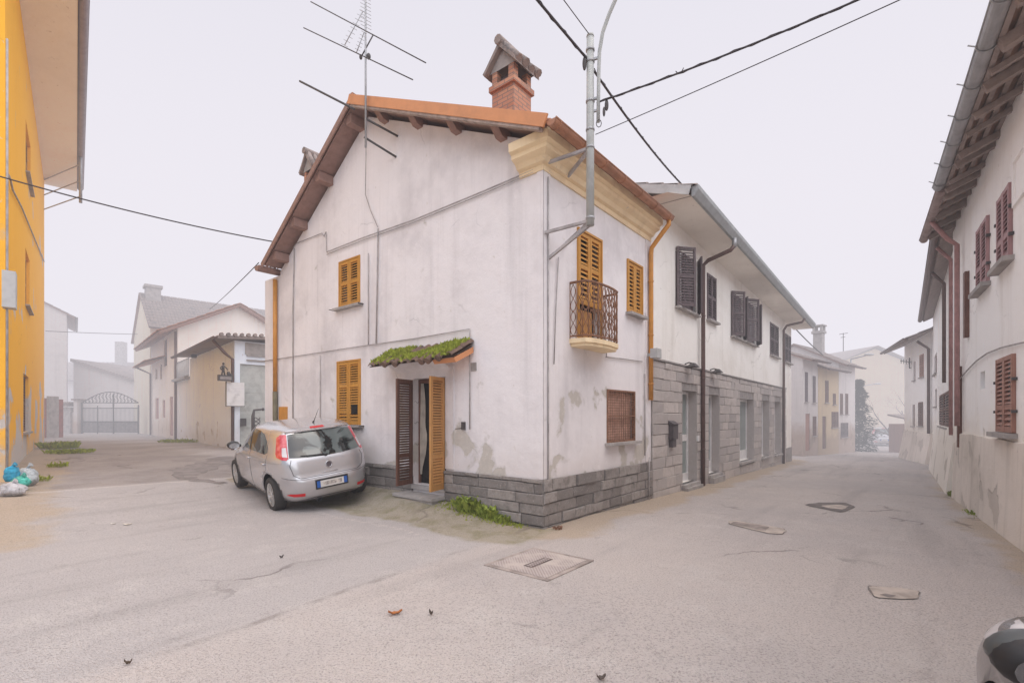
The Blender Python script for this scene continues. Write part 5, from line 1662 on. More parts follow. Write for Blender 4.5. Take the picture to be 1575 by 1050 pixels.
SG = empty('shop_sign', sg, 'small dark hanging sign box topped with a little standing figure, on the garage wall', 'sign', rz=GR.o.rotation_euler[2])
MB().box(B_, -.24, .22, -.1, .08, -.13, .08).build('sign_box', M['dark_iron'], SG)
MB().box(B_, -.19, .17, .081, .085, -.09, .02).build('sign_face', m_plain('sign_face_grey', (.33, .29, .28), .6), SG)
mb = MB()
mb.tube([B_.p(-.12, 0, .08), B_.p(-.09, 0, .26), B_.p(-.08, 0, .30)], [.028, .03, .045], 6)
mb.tube([B_.p(-.03, 0, .08), B_.p(-.06, 0, .26), B_.p(-.08, 0, .30)], [.028, .03, .045], 6)
mb.tube([B_.p(-.08, 0, .28), B_.p(-.075, 0, .42)], [.055, .05], 6); mb.ball(B_.p(-.07, 0, .48), .04, .04, .05)
mb.tube([B_.p(-.1, 0, .40), B_.p(-.17, .02, .33), B_.p(-.14, .04, .25)], .02, 5); mb.tube([B_.p(-.05, 0, .40), B_.p(.02, .02, .33), B_.p(.06, .04, .25)], .02, 5)
mb.ball(B_.p(.09, 0, .14), .08, .06, .08); mb.ball(B_.p(.16, 0, .10), .05, .05, .05)
mb.build('figure', M['dark_iron'], SG)
a_, z_ = GR.hit(gf, 391, 650, .5)
ip = GR.w(gf.p(a_, .5, z_))
IP = empty('iron_bracket', ip, 'dark iron post with a bent arm and scrollwork between the garage and the corner house', 'ironwork', rz=GR.o.rotation_euler[2])
mb = MB(); mb.tube([B_.p(-.04, 0, -.9), B_.p(-.04, 0, .25), B_.p(.0, 0, .47), B_.p(.28, 0, .5)], [.06, .06, .045, .03], 8); mb.ball(B_.p(.3, 0, .5), .05, .05, .06)
for k in range(3):
    mb.tube([B_.p(.1 + .1 * math.sin(q * .8 + k * 2), 0, -.35 + .55 * q / 10) for q in range(11)], .014, 5)
mb.ball(B_.p(.16, 0, -.5), .04, .04, .11)
mb.build('ironwork', M['dark_iron'], IP)

# ------------------------------------------------------------------ covers and repairs in the asphalt
cov_iron = G('ribbed_iron_cover')
xyz = cov_iron.xyz()
wv = cov_iron.math('SINE', cov_iron.math('MULTIPLY', xyz[0], 150))
wv2 = cov_iron.math('SINE', cov_iron.math('MULTIPLY', xyz[1], 150))
ck = cov_iron.step(cov_iron.math('MULTIPLY', wv, wv2), -.2, .3)
base = cov_iron.mix(ck, (.32, .265, .245), (.47, .40, .375))
base = cov_iron.mix(cov_iron.step(cov_iron.noise(4, 5), .42, .66), base, (.50, .43, .39))
M['cover'] = cov_iron.done(base, .8, cov_iron.bump(ck, .6, .008), spec=.3)
conc2 = m_plain('pale_patch_concrete', (.50, .425, .37), .95, .3, scale=5, grime=(.2, .17, .15), grime_amt=.4)
dkpatch = m_plain('dark_asphalt_patch', (.19, .165, .155), .95, .3, scale=6)
rim = m_plain('dark_gap', (.24, .205, .19), .95)
def round_off(W):
    W = [Vector((p[0], p[1], 0)) for p in W]
    for _ in range(1):
        W = [q for i in range(len(W)) for q in (W[i].lerp(W[(i + 1) % len(W)], .10), W[i].lerp(W[(i + 1) % len(W)], .90))]
    return W
def rough(W, amp, k=7, seed=0.0):
    out, n = [], len(W)
    for i in range(n):
        a_, b_ = Vector((W[i][0], W[i][1], 0)), Vector((W[(i + 1) % n][0], W[(i + 1) % n][1], 0))
        t_ = (b_ - a_).normalized(); nn_ = Vector((-t_.y, t_.x, 0))
        for q in range(k):
            p_ = a_.lerp(b_, q / k)
            out.append(p_ + nn_ * (amp * pnoise(p_ * 5 + Vector((seed, 0, 0))) + amp * .6 * pnoise(p_ * 16 + Vector((0, seed, 0)))))
    return out
def ground_quad(name, pts_px, mat, lift, label=None, cat=None, parent=None, shrink=1.0, thick=0.0, bor=None):
    W = [Vector((*on_ground(*p), 0)) for p in pts_px]
    return W
cc = Vector((.31, 5.5, 0)); e_u, e_v = U2 * .43, V2 * .40
DC = empty('drain_cover', (cc.x, cc.y, gz(cc.x, cc.y)), 'square ribbed cast iron drain cover in front of the house corner', 'drain cover', rz=math.atan2(U2.y, U2.x))
MB().box(WORLD, -.40, .40, -.37, .37, .004, .014).build('plate', M['cover'], DC)
mb = MB()
for q in ((-.46, -.405, -.43, .43), (.405, .46, -.43, .43), (-.4, .4, -.43, -.375), (-.4, .4, .375, .43)):
    mb.box(WORLD, q[0], q[1], q[2], q[3], .001, .012)
mb.build('frame', m_plain('rusty_cover_frame', (.40, .335, .30), .85, .4), DC)
mb = MB(); mb.box(WORLD, -.22, .18, -.06, .06, .0145, .017)
nmp = mb.build('name_plate', m_plain('worn_cast_letters', (.17, .13, .12), .8, .4), DC)
mb = MB()
for i in range(9):
    mb.box(WORLD, -.20 + i * .041, -.18 + i * .041, -.035, .035, .0172, .021)
mb.build('worn_relief', M['cover'], DC)
def cover_at(px_pts, name, label, matp, rim_w=.012, extra=None):
    W = round_off([on_ground(*p) for p in px_pts])
    c = sum(W, Vector()) / len(W)
    e = empty(name, (c.x, c.y, gz(c.x, c.y)), label, 'manhole cover')
    def gp(p, lift): return Vector((p.x - c.x, p.y - c.y, gz(p.x, p.y) - gz(c.x, c.y) + lift))
    mb = MB(); n = len(W)
    O = [c + (p - c) * (1 + rim_w / max(.2, (p - c).length)) for p in W]
    O = rough(O, .04, 3); n = len(O)
    mb.add([gp(p, .005) for p in O] , [tuple(range(n))])
    mb.build('gap', rim, e, fix=False)
    W = rough(W, .03, 3, seed=3.0)
    mb = MB(); mb.add([gp(p, .0095) for p in W], [tuple(range(len(W)))]); mb.build('slab', matp, e, fix=False)
    if extra:
        W2 = rough(round_off([on_ground(*p) for p in extra[0]]), .02, 3)
        MB().add([gp(p, .0135) for p in W2], [tuple(range(len(W2)))]).build(extra[1], extra[2], e, fix=False)
    return e
cover_at([(1121, 802), (1132, 801), (1184, 809), (1205, 813), (1209, 817), (1203, 822), (1180, 820), (1122, 806)], 'manhole_cover', 'long rectangular manhole cover with a pale end in the right-hand lane', conc2, extra=([(1128, 802.6), (1183, 810.5), (1178, 817.5), (1124, 805.5)], 'iron_plate', m_plain('worn_iron_plate', (.30, .25, .225), .8, .4)))
cover_at([(1236, 776), (1262, 773), (1300, 773), (1316, 779), (1296, 788), (1268, 783)], 'manhole_cover', 'sunken manhole cover with a pale centre in the middle of the right-hand street', dkpatch, extra=([(1262, 778), (1290, 776.5), (1306, 779), (1297, 784), (1275, 782)], 'pale_slab', conc2))
cover_at([(1338, 902), (1370, 903), (1414, 910), (1410, 922), (1345, 919)], 'manhole_cover', 'pale manhole slab with a dark lifting hole in the near right of the road', conc2, extra=([(1352, 915.5), (1362, 914), (1380, 917.5), (1368, 920)], 'lifting_hole', rim))
patch_mesh('asphalt_patch', [v.xy[:] for v in rough([on_ground(*p) for p in ((262, 722), (300, 712), (340, 706), (350, 712), (322, 726), (285, 733), (346, 741), (340, 745), (275, 737))], .22)], m_plain('damp_asphalt_patch', (.27, .235, .22), .95, .3, scale=4), lift=.005)

# ------------------------------------------------------------------ weeds, grass, rubbish and leaves
def weed(label, px, py, r_, n, lo, hi, name='weed_clump', cat='plant', group=None, seed=1, flat=.6, mat='leaf', wd=.18):
    x, y = on_ground(px, py)
    z = gz(x, y)
    rnd = random.Random(seed)
    mb = MB()
    for i in range(n):
        an, rr_ = rnd.uniform(0, 6.283), r_ * math.sqrt(rnd.random())
        b = Vector((math.cos(an) * rr_, math.sin(an) * rr_, 0))
        b.z = gz(x + b.x, y + b.y) - z
        l = rnd.uniform(lo, hi)
        d2 = rnd.uniform(0, 6.283)
        out = Vector((math.cos(d2), math.sin(d2), 0)) * l * flat * rnd.uniform(.4, 1)
        side = Vector((-math.sin(d2), math.cos(d2), 0)) * l * wd * rnd.uniform(.6, 1.2)
        m1 = b + out * .5 + UP * l * rnd.uniform(.5, .75)
        tip = b + out + UP * l * rnd.uniform(.4, .95)
        mb.add([b, m1 - side, tip, m1 + side], [(0, 1, 2), (0, 2, 3)])
    o = mb.build(name, M[mat], None, fix=False)
    o.location = (x, y, z)
    return tag(o, label, cat, group)
WG = 'weeds along the walls'
weed('leafy weeds growing at the doorstep of the corner house', 634, 763, .22, 260, .07, .22, seed=1, group=WG)
weed('small sprig of weeds between the doorstep and the larger clumps', 656, 771, .18, 150, .05, .14, seed=2, group=WG)
weed('tallest leafy weed clump against the stone plinth', 722, 784, .22, 330, .10, .30, seed=3, group=WG)
weed('dark leafy weed clump just right of the tallest one by the plinth', 752, 795, .17, 240, .09, .25, seed=4, group=WG)
weed('low weed tuft nearest the corner of the stone plinth', 773, 802, .14, 150, .06, .16, seed=5, group=WG)
weed('dry little weed on the street side of the house corner', 858, 814, .07, 60, .03, .07, seed=6, group=WG, mat='rust')
weed('bright clump of grass at the far foot of the orange building', 92, 689, .55, 600, .12, .34, seed=7, group=WG, flat=.7, mat='moss_blade', wd=.1)
weed('flat spread of grass running out into the left street', 108, 696, .62, 520, .06, .18, seed=8, group=WG, flat=.9, mat='moss_blade', wd=.1)
weed('small grass tuft out in the left street past the rubbish bags', 88, 718, .22, 110, .06, .18, seed=9, group=WG, mat='moss_blade', wd=.1)
weed('small grass tuft just behind the rubbish bags', 61, 740, .2, 100, .06, .18, seed=10, group=WG, mat='moss_blade', wd=.1)
weed('grass strip at the foot of the cream garage', 280, 680, .9, 420, .08, .22, seed=11, group=WG, flat=.8, mat='moss_blade', wd=.1)
weed('mossy tuft farthest along the right-hand wall', 1461, 733, .2, 110, .05, .12, seed=12, group=WG)
weed('yellow-green grass clump by the rough plinth on the right', 1481, 764, .28, 220, .05, .16, seed=13, group=WG)
weed('low grass below the terracotta shutter wall, second from the frame edge', 1512, 792, .22, 170, .04, .11, seed=14, group=WG)
weed('little round tuft just right of the low grass by the plinth', 1535, 802, .12, 100, .05, .11, seed=15, group=WG)
weed('grass tuft on the right wall foot at the edge of the frame', 1571, 830, .14, 130, .05, .13, seed=16, group=WG)
mb = MB(); rnd = random.Random(31)
for (p0, p1, n, wd) in (((688, 779), (800, 808), 700, .10), ((612, 757), (700, 781), 500, .09), ((770, 803), (800, 810), 150, .05), ((1474, 757), (1500, 780), 200, .12), ((1500, 786), (1545, 806), 200, .10)):
    a_, b_ = Vector((*on_ground(*p0), 0)), Vector((*on_ground(*p1), 0))
    for i in range(n):
        u_ = rnd.random()
        if pnoise(Vector((u_ * 9, n, 0))) < -.1: continue
        q = a_.lerp(b_, u_) + Vector((rnd.gauss(0, wd), rnd.gauss(0, wd), 0))
        q.z = gz(q.x, q.y)
        h = rnd.uniform(.015, .05)
        an = rnd.uniform(0, 6.283)
        d = Vector((math.cos(an), math.sin(an), 0)) * .012
        mb.add([q - d, q + d, q + UP * h + d * rnd.uniform(-3, 3)], [(0, 1, 2)])
tag(mb.build('grass', M['moss_blade'], None, fix=False), 'low moss and grass growing along the foot of the walls', 'grass', kind='stuff')
# rubbish bags
def bag(px, py, r_, col, label, seed, dy=0.0, dz=0.0, sq=(1, 1, .8), trans=0.0):
    x, y = on_ground(px, py)
    y += dy; x += dy * (px - CX) / F
    g = G('thin_plastic')
    fold = g.noise(9, 6, .6, dist=1.5)
    mt = g.done(g.mix(g.step(fold, .35, .65), col, tuple(c * .72 for c in col)), .22, g.bump(fold, 1.0, .10), spec=.6)
    def fn(d):
        return 1 + .22 * pnoise(d * 1.7 + Vector((seed, 0, 0))) + .10 * pnoise(d * 5 + Vector((0, seed, 0))) + .25 * max(0, d.z - .75)
    mb = MB(); mb.ball((0, 0, r_ * sq[2] * .86), r_ * sq[0], r_ * sq[1], r_ * sq[2], 28, 18, fn=fn)
    for v in range(len(mb.v)):
        p = mb.v[v]; mb.v[v] = (p[0], p[1], max(0.004, p[2]))
    mb.tube([(0, 0, r_ * sq[2] * 1.75), (.02, .01, r_ * sq[2] * 2.05), (.06, .02, r_ * sq[2] * 2.2)], [.03, .02, .05], 7)
    o = mb.build('rubbish_bag', mt, None)
    o.location = (x, y, gz(x, y) + dz)
    return tag(o, label, 'rubbish bag', 'rubbish bags by the orange wall')
bag(18, 762, .21, (.72, .69, .71), 'white rubbish bag lying in front of the other bags by the orange wall', 1.0, sq=(1.1, .8, .6))
bag(42, 752, .21, (.66, .70, .72), 'clear whitish rubbish bag at the back right of the heap', 2.0, dy=.35, sq=(.9, .8, .95))
bag(18, 756, .16, (.03, .42, .66), 'blue rubbish bag at the back left of the heap', 3.0, dy=.42, dz=.12, sq=(.8, .8, 1.0))
bag(32, 756, .15, (.10, .60, .48), 'turquoise rubbish bag squeezed between the white and the blue ones', 4.0, dy=.12, dz=.06, sq=(1.1, .8, .75))
# leaves and scraps lying on the road
def scrap(px, py, w_, l_, col, label, cat='leaf', rz=0.0, curl=.02, name='fallen_leaf'):
    x, y = on_ground(px, py)
    mb = MB(); n = 7
    P = []
    for i in range(n + 1):
        u_ = i / n
        ww = w_ * math.sin(math.pi * (.06 + .9 * u_)) ** .8
        for s_ in (-1, 0, 1):
            P.append(((u_ - .5) * l_, s_ * ww, .006 + curl * (abs(s_) * .8 + (2 * u_ - 1) ** 2) + .004 * math.sin(i * 2.1 + s_)))
    mb.add(P, [(i * 3 + j, i * 3 + j + 1, i * 3 + j + 4, i * 3 + j + 3) for i in range(n) for j in (0, 1)])
    o = mb.build(name, m_plain('dry_' + name, col, .7, .3, scale=40), None, fix=False)
    o.location = (x, y, gz(x, y)); o.rotation_euler = (0, 0, rz)
    return tag(o, label, cat)
scrap(608, 945, .022, .115, (.42, .15, .045), 'curled orange-brown leaf on the road in the foreground', rz=.35)
scrap(663, 946, .014, .05, (.10, .075, .06), 'small dark leaf just right of the orange-brown leaf', rz=-.7, curl=.025)
scrap(196, 807, .03, .12, (.75, .68, .58), 'pale scrap of paper on the road left of the car', 'litter', .3, .012, 'paper_scrap')
scrap(174, 806, .02, .08, (.72, .66, .60), 'smaller pale scrap beside the other one left of the car', 'litter', .1, .008, 'paper_scrap')
scrap(433, 858, .016, .05, (.10, .08, .07), 'tiny dark leaf in the middle of the junction', rz=.9)
scrap(197, 1022, .012, .045, (.14, .10, .07), 'tiny brown leaf near the bottom left of the road', rz=.4)
scrap(925, 1046, .02, .06, (.13, .10, .085), 'dark leaf at the bottom centre edge of the road', rz=.2)

# ------------------------------------------------------------------ trees in the mist at the end of the street
bark = m_plain('grey_bark', (.16, .13, .12), .95, .3)
def bare_tree(px, py, Y, h, label, seed, spread=.5):
    p = at(px, py, Y); z = gz(p.x, p.y)
    e = empty('bare_tree', (p.x, p.y, z), label, 'tree', 'bare trees in the mist')
    rnd = random.Random(seed)
    tr, cr_ = MB(), MB()
    def grow(p0, d, l, r_, lev):
        pts, rs = [p0], [r_]
        q, dd = p0, d
        for i in range(3):
            dd = (dd + Vector((rnd.gauss(0, .14), rnd.gauss(0, .14), rnd.gauss(0, .08)))).normalized()
            q = q + dd * l / 3; pts.append(q); rs.append(r_ * (1 - .16 * (i + 1)))
        (tr if lev < 2 else cr_).tube(pts, rs, 6 if lev < 2 else 3, caps=False)
        if lev < 6:
            for k in range(rnd.choice((2, 3, 3))):
                nd = (dd + Vector((rnd.gauss(0, spread), rnd.gauss(0, spread), rnd.gauss(.1, spread * .6)))).normalized()
                grow(pts[rnd.choice((2, 3, 3))], nd, l * rnd.uniform(.6, .8), rs[-1] * .72, lev + 1)
    grow(Vector((0, 0, -.3)), UP, h * .32, h * .028, 0)
    tr.build('trunk', bark, e, fix=False); cr_.build('crown', bark, e, fix=False)
bare_tree(1376, 682, 37, 6.2, 'bare tree with a knotty trunk at the right bend of the street', 5)
bare_tree(1398, 682, 40, 6.5, 'bare bushy tree behind the brick shed', 8, .6)
bare_tree(1345, 680, 58, 9, 'faint bare tree in the mist over the cream building', 12)
p = at(1321, 690, 33.5); zc_ = gz(p.x, p.y)
CT = empty('conifer', (p.x, p.y, zc_), 'dark narrow conifer beside the last terrace house on the left', 'tree')
MB().tube([(0, 0, -.2), (0, 0, 4.2)], [.06, .02], 6).build('trunk', bark, CT)
mb = MB(); rnd = random.Random(3)
for i in range(5000):
    h = rnd.uniform(.05, 4.9)
    an = rnd.uniform(0, 6.283)
    lim = 1.0 * (1 - h / 5.1) ** .7 * (1 + .3 * math.sin(h * 7) + .3 * math.sin(an * 3 + h * 2))
    rr_ = lim * math.sqrt(rnd.random())
    b = Vector((math.cos(an) * rr_, math.sin(an) * rr_, h))
    d = Vector((math.cos(an), math.sin(an), -.3)) * rnd.uniform(.08, .2)
    s_ = Vector((-math.sin(an), math.cos(an), rnd.uniform(-.4, .4))) * .09
    mb.add([b - s_, b + s_, b + d], [(0, 1, 2)])
mb.build('crown', m_plain('dark_needles', (.04, .05, .035), .9, .4), CT, fix=False)
# ------------------------------------------------------------------ cars
def car_paint(name, c, metal=.6, dusty=.8):
    g = G(name)
    fl = g.noise(900, 1)
    col = g.mix(g.math('MULTIPLY', fl, .25), c, tuple(x * .8 for x in c))
    z = g.xyz()[2]
    dust = g.math('MULTIPLY', g.step(g.math('ADD', z, g.math('MULTIPLY', g.noise(3, 4), .25)), .3, .8, .5, 0), dusty)
    col = g.mix(dust, col, (.42, .37, .34))
    return g.done(col, .26, metal=metal, spec=.5, Coat_Weight=.6, Coat_Roughness=.08)
g = G('tyre_rubber'); M['tyre'] = g.done(g.mix(g.noise(6, 3), (.03, .028, .027), (.07, .062, .058)), .85, spec=.2)
M['rim'] = m_plain('alloy_rim', (.62, .60, .58), .35, .15, metal=.6, spec=.5)
g = G('car_glass'); M['car_glass'] = g.done(g.mix(g.step(g.noise(2.6, 3, dist=.8), .47, .56), (.018, .02, .02), (.13, .15, .145)), .04, spec=.8)  # pale patches in the base colour stand in for reflections
M['black_plastic'] = m_plain('black_plastic', (.028, .026, .027), .5, .2)
M['wheel_well'] = m_plain('wheel_well', (.012, .011, .011), .95, .2)
g = G('tail_lamp'); M['tail_lamp'] = g.done(g.mix(g.step(g.noise(5, 2), .4, .6), (.55, .03, .045), (.70, .16, .17)), .12, spec=.6, Coat_Weight=.5)
g = G('clear_lamp'); M['clear_lamp'] = g.done((.62, .58, .58), .12, spec=.6)
g = G('red_reflector'); M['reflector'] = g.done((.55, .015, .02), .2, spec=.5)
M['chrome'] = m_plain('chrome', (.55, .55, .56), .18, .1, metal=.9, spec=.5)
M['plate_white'] = m_plain('plate_white', (.72, .68, .64), .5, .08, grime_amt=.1)
M['plate_blue'] = m_plain('plate_blue', (.03, .12, .42), .4, .1)
M['emblem'] = m_plain('emblem_dark', (.12, .10, .11), .3, .1, metal=.5)
RINGS = [(.20, -1.86, 1.80, .70, 5), (.245, -1.97, 1.90, .79, 6), (.34, -2.02, 2.0, .825, 6), (.46, -2.035, 2.03, .838, 6), (.56, -2.03, 2.03, .843, 6), (.61, -2.01, 2.015, .845, 7),
         (.645, -1.985, 1.99, .845, 8), (.72, -1.975, 1.92, .845, 8), (.79, -1.965, 1.80, .842, 8), (.85, -1.95, 1.58, .838, 8), (.90, -1.935, 1.36, .83, 8), (.945, -1.912, 1.18, .815, 8), (.985, -1.885, 1.07, .80, 8),
         (1.05, -1.84, .97, .782, 8), (1.15, -1.775, .80, .757, 8), (1.26, -1.70, .58, .727, 8), (1.35, -1.635, .38, .70, 8), (1.405, -1.585, .22, .672, 7), (1.442, -1.49, .06, .615, 5.5), (1.468, -1.30, -.10, .50, 4), (1.484, -1.0, -.30, .32, 3)]
def car_body():
    NS = 96
    mb = MB()
    for z, xr, xf, w_, n in RINGS:
        cx_, a_ = (xr + xf) / 2, (xf - xr) / 2
        for k in range(NS):
            t = 2 * math.pi * k / NS
            c, s_ = math.cos(t), math.sin(t)
            e = 2 / (n if c < 0 else min(n, 5))
            x = math.copysign(abs(c) ** e, c); y = math.copysign(abs(s_) ** e, s_)
            tail = 1 - .055 * sstep(.45, 1.0, -x) - .12 * sstep(.35, 1.0, x)      # plan taper to both ends
            mb.v.append((cx_ + a_ * x, w_ * y * tail, z + .02 * (x if .8 < z < 1.0 else 0) * -1))
    nr = len(RINGS)
    for i in range(nr - 1):
        for k in range(NS):
            mb.f.append((i * NS + k, i * NS + (k + 1) % NS, (i + 1) * NS + (k + 1) % NS, (i + 1) * NS + k)); mb.sm.append(True); mb.mi.append(0)
    o = len(mb.v)
    mb.v += [(0, 0, .19), (-.64, 0, 1.49)]
    for k in range(NS):
        mb.f.append((o, (k + 1) % NS, k)); mb.sm.append(True); mb.mi.append(1)
        mb.f.append((o + 1, (nr - 1) * NS + k, (nr - 1) * NS + (k + 1) % NS)); mb.sm.append(True); mb.mi.append(0)
    return mb
AX_R, AX_F, TR, WR = -1.31, 1.20, .735, .305
def build_car(label, paint):
    root = empty('parked_car', (0, 0, 0), label, 'car')
    body = car_body().build('body', [paint, M['wheel_well']], None)
    bm0 = bmesh.new(); bm0.from_mesh(body.data)
    bmesh.ops.triangulate(bm0, faces=bm0.faces)
    tree = BVHTree.FromBMesh(bm0); bm0.free()
    # wheel arches cut out of the body
    cut = MB()
    for ax in (AX_R, AX_F):
        for s_ in (-1, 1):
            cut.tube([(ax, s_ * .50, WR + .015), (ax, s_ * 1.1, WR + .015)], .365, 40)
    co = cut.build('arch_cutter', M['wheel_well'], None)
    bo = body.modifiers.new('arches', 'BOOLEAN'); bo.operation = 'DIFFERENCE'; bo.object = co; bo.solver = 'EXACT'
    dg = bpy.context.evaluated_depsgraph_get()
    nm = bpy.data.meshes.new_from_object(body.evaluated_get(dg))
    body.modifiers.clear()
    body.data = nm
    bpy.data.objects.remove(co)
    for p in nm.polygons:
        c = p.center
        for ax in (AX_R, AX_F):
            rr_ = math.hypot(c.x - ax, c.z - WR - .015)
            if abs(c.y) > .45 and abs(c.y) < .9 and rr_ < .364:
                p.material_index = 1; p.use_smooth = False
    body.parent = root
    def hit(o, d):
        loc, nrm, _i, _d = tree.ray_cast(Vector(o), Vector(d).normalized())
        if loc is None:
            loc, nrm, _i, _d = tree.find_nearest(Vector(o))
        return loc, nrm
    def proj(a_, b, axis, off):
        if axis == 'back': o, d = (-4, a_, b), (1, 0, 0)
        elif axis == 'front': o, d = (4, a_, b), (-1, 0, 0)
        elif axis == 'left': o, d = (a_, 4, b), (0, -1, 0)
        else: o, d = (a_, -4, b), (0, 1, 0)
        loc, nrm = hit(o, d)
        if nrm.dot(Vector(d)) > 0: nrm = -nrm
        return loc + nrm * off
    def patch(name, poly, axis, mat, off=.004, res=.06, parent=None):
        bm = bmesh.new()
        bm.faces.new([bm.verts.new((x, y, 0)) for x, y in poly])
        for ax in (0, 1):
            lo, hi = min(p[ax] for p in poly), max(p[ax] for p in poly)
            k = max(1, int((hi - lo) / res))
            for i in range(1, k + 1):
                c_ = [0, 0, 0]; c_[ax] = lo + (hi - lo) * i / (k + 1)
                n_ = [0, 0, 0]; n_[ax] = 1
                bmesh.ops.bisect_plane(bm, geom=bm.verts[:] + bm.edges[:] + bm.faces[:], plane_co=c_, plane_no=n_)
        for v in bm.verts:
            v.co = proj(v.co.x, v.co.y, axis, off)
        me = bpy.data.meshes.new(name); bm.to_mesh(me); bm.free()
        me.polygons.foreach_set('use_smooth', [True] * len(me.polygons))
        me.materials.append(mat)
        o = bpy.data.objects.new(name, me); COL.objects.link(o); o.parent = parent or root
        return o
    def line(mb, pts, axis, r_=.0035, n=10, off=.0):
        P = []
        for i in range(len(pts) - 1):
            for k in range(n if i < len(pts) - 2 else n + 1):
                u_ = k / n
                P.append(proj(pts[i][0] + (pts[i + 1][0] - pts[i][0]) * u_, pts[i][1] + (pts[i + 1][1] - pts[i][1]) * u_, axis, off))
        mb.tube(P, r_, 5)
    # glazing
    tg = patch('rear_window', [(-.615, .99), (-.3, .96), (0, .95), (.3, .96), (.615, .99), (.60, 1.06), (.535, 1.35), (.3, 1.375), (-.3, 1.375), (-.535, 1.35), (-.60, 1.06)], 'back', M['car_glass'])
    patch('windscreen', [(-.66, 1.04), (0, 1.02), (.66, 1.04), (.50, 1.38), (0, 1.395), (-.50, 1.38)], 'front', M['car_glass'])
    for sd_ in ('left', 'right'):
        patch('side_window', [(.86, 1.005), (.80, 1.07), (.36, 1.335), (.16, 1.37), (-.12, 1.385), (-.14, .985)], sd_, M['car_glass'])
        patch('side_window', [(-.21, .985), (-.19, 1.385), (-.62, 1.37), (-.90, 1.325), (-1.12, 1.22), (-1.22, 1.10), (-1.22, 1.03), (-1.10, 1.0)], sd_, M['car_glass'])
        patch('pillar_trim', [(-.145, .985), (-.125, 1.388), (-.185, 1.388), (-.205, .985)], sd_, M['black_plastic'], off=.005)
        mb = MB()
        for pts in ([(.88, .99), (.93, .80), (.86, .45), (.76, .27), (-.24, .27), (-.20, .98)], [(-.20, .98), (-.24, .27), (-.86, .28), (-1.02, .62), (-1.20, .74), (-1.25, 1.0)], [(1.0, .86), (.1, .80), (-1.0, .86), (-1.8, .90)]):
            line(mb, pts, sd_, .003 if pts[0][0] != 1.0 else .002)
        mb.build('door_seam', M['black_plastic'], root)
        mb = MB()
        for x in (-.05, -1.0):
            p, q = proj(x, .83, sd_, .018), proj(x - .17, .835, sd_, .018)
            mb.tube([proj(x, .83, sd_, .0), p, q, proj(x - .17, .835, sd_, .0)], .014, 6)
        mb.build('door_handle', paint, root)
        s_ = 1 if sd_ == 'left' else -1
        mb = MB()
        mb.ball((.70, s_ * .90, .985), .075, .115, .072, 14, 10)
        mb.tube([(.74, s_ * .76, .955), (.72, s_ * .86, .96)], .03, 6)
        mr = mb.build('wing_mirror', M['black_plastic'] if 'dark' in label else M['black_plastic'], root)
        mb = MB(); mb.ball((.725, s_ * .90, .998), .068, .118, .068, 14, 10)
        mb.build('mirror_cap', m_plain('mirror_cap_grey', (.075, .078, .078), .35, .1), mr)
        mb = MB(); mb.add([(.622, s_ * .90 + .095 * math.cos(t) , .983 + .054 * math.sin(t)) for t in [2 * math.pi * k / 18 for k in range(18)]], [tuple(range(18))])
        mb.build('mirror_glass', M['chrome'], mr)
        # lamps
        sg_ = s_
        patch('tail_lamp', [(sg_ * .625, .985), (sg_ * .66, .955), (sg_ * .71, .965), (sg_ * .745, .995), (sg_ * .735, 1.05), (sg_ * .665, 1.31), (sg_ * .62, 1.355), (sg_ * .548, 1.355), (sg_ * .61, 1.06)], 'back', M['tail_lamp'], off=.008, res=.03)
        patch('reverse_lamp', [(sg_ * .632, 1.0), (sg_ * .69, 1.01), (sg_ * .655, 1.15), (sg_ * .605, 1.15)], 'back', M['clear_lamp'], off=.011, res=.03)
        patch('reflector', [(sg_ * .46, .325), (sg_ * .62, .335), (sg_ * .70, .36), (sg_ * .66, .385), (sg_ * .46, .38)], 'back', M['reflector'], off=.005)
        patch('headlamp', [(sg_ * .42, .66), (sg_ * .70, .72), (sg_ * .72, .86), (sg_ * .60, .82), (sg_ * .46, .74)], 'front', M['clear_lamp'], off=.006)
    # tailgate seams, bumper edge, plate
    mb = MB()
    line(mb, [(-.60, .95), (-.635, .86), (-.60, .70), (-.50, .635), (0, .628), (.50, .635), (.60, .70), (.635, .86), (.60, .95)], 'back', .005)
    line(mb, [(-.75, .665), (-.66, .64), (-.52, .612), (0, .604), (.52, .612), (.66, .64), (.75, .665)], 'back', .004)
    mb.build('tailgate_seam', M['black_plastic'], root)
    patch('bumper_skirt', [(-.52, .205), (.52, .205), (.56, .25), (.3, .275), (-.3, .275), (-.56, .25)], 'back', M['black_plastic'], off=.004)
    mb = MB(); c0 = proj(0, .49, 'back', .012)
    for (y0, y1, m_) in ((-.205, .205, 0), (-.265, -.206, 1), (.206, .265, 1)):
        mb.box(Basis((0, 1, 0), (-1, 0, 0), (c0.x, 0, 0)), y0, y1, -.02, .006, .435, .548, m=m_)
    pl_ = mb.build('number_plate', [M['plate_white'], M['plate_blue']], root)
    mb = MB(); rnd = random.Random(4)
    mb.box(Basis((0, 1, 0), (-1, 0, 0), (c0.x, 0, 0)), -.17, .17, .0065, .0075, .46, .525)
    bl = G('blurred_plate_marks')
    mb.build('blurred_marks', bl.done(bl.mix(bl.step(bl.noise(16, 2), .4, .62), (.66, .60, .54), (.36, .31, .29)), .6), pl_)
    mb = MB()
    for y0, y1, z0, z1 in ((-.285, .285, .55, .575), (-.285, .285, .41, .434), (-.285, -.266, .435, .549), (.266, .285, .435, .549)):
        mb.box(Basis((0, 1, 0), (-1, 0, 0), (c0.x, 0, 0)), y0, y1, -.03, .003, z0, z1)
    mb.build('plate_frame', M['black_plastic'], pl_)
    c1 = proj(0, .80, 'back', .004); c2 = proj(0, .86, 'back', .004)
    tl = Vector((c2.x - c1.x, 0, .06)).normalized()
    mb = MB()
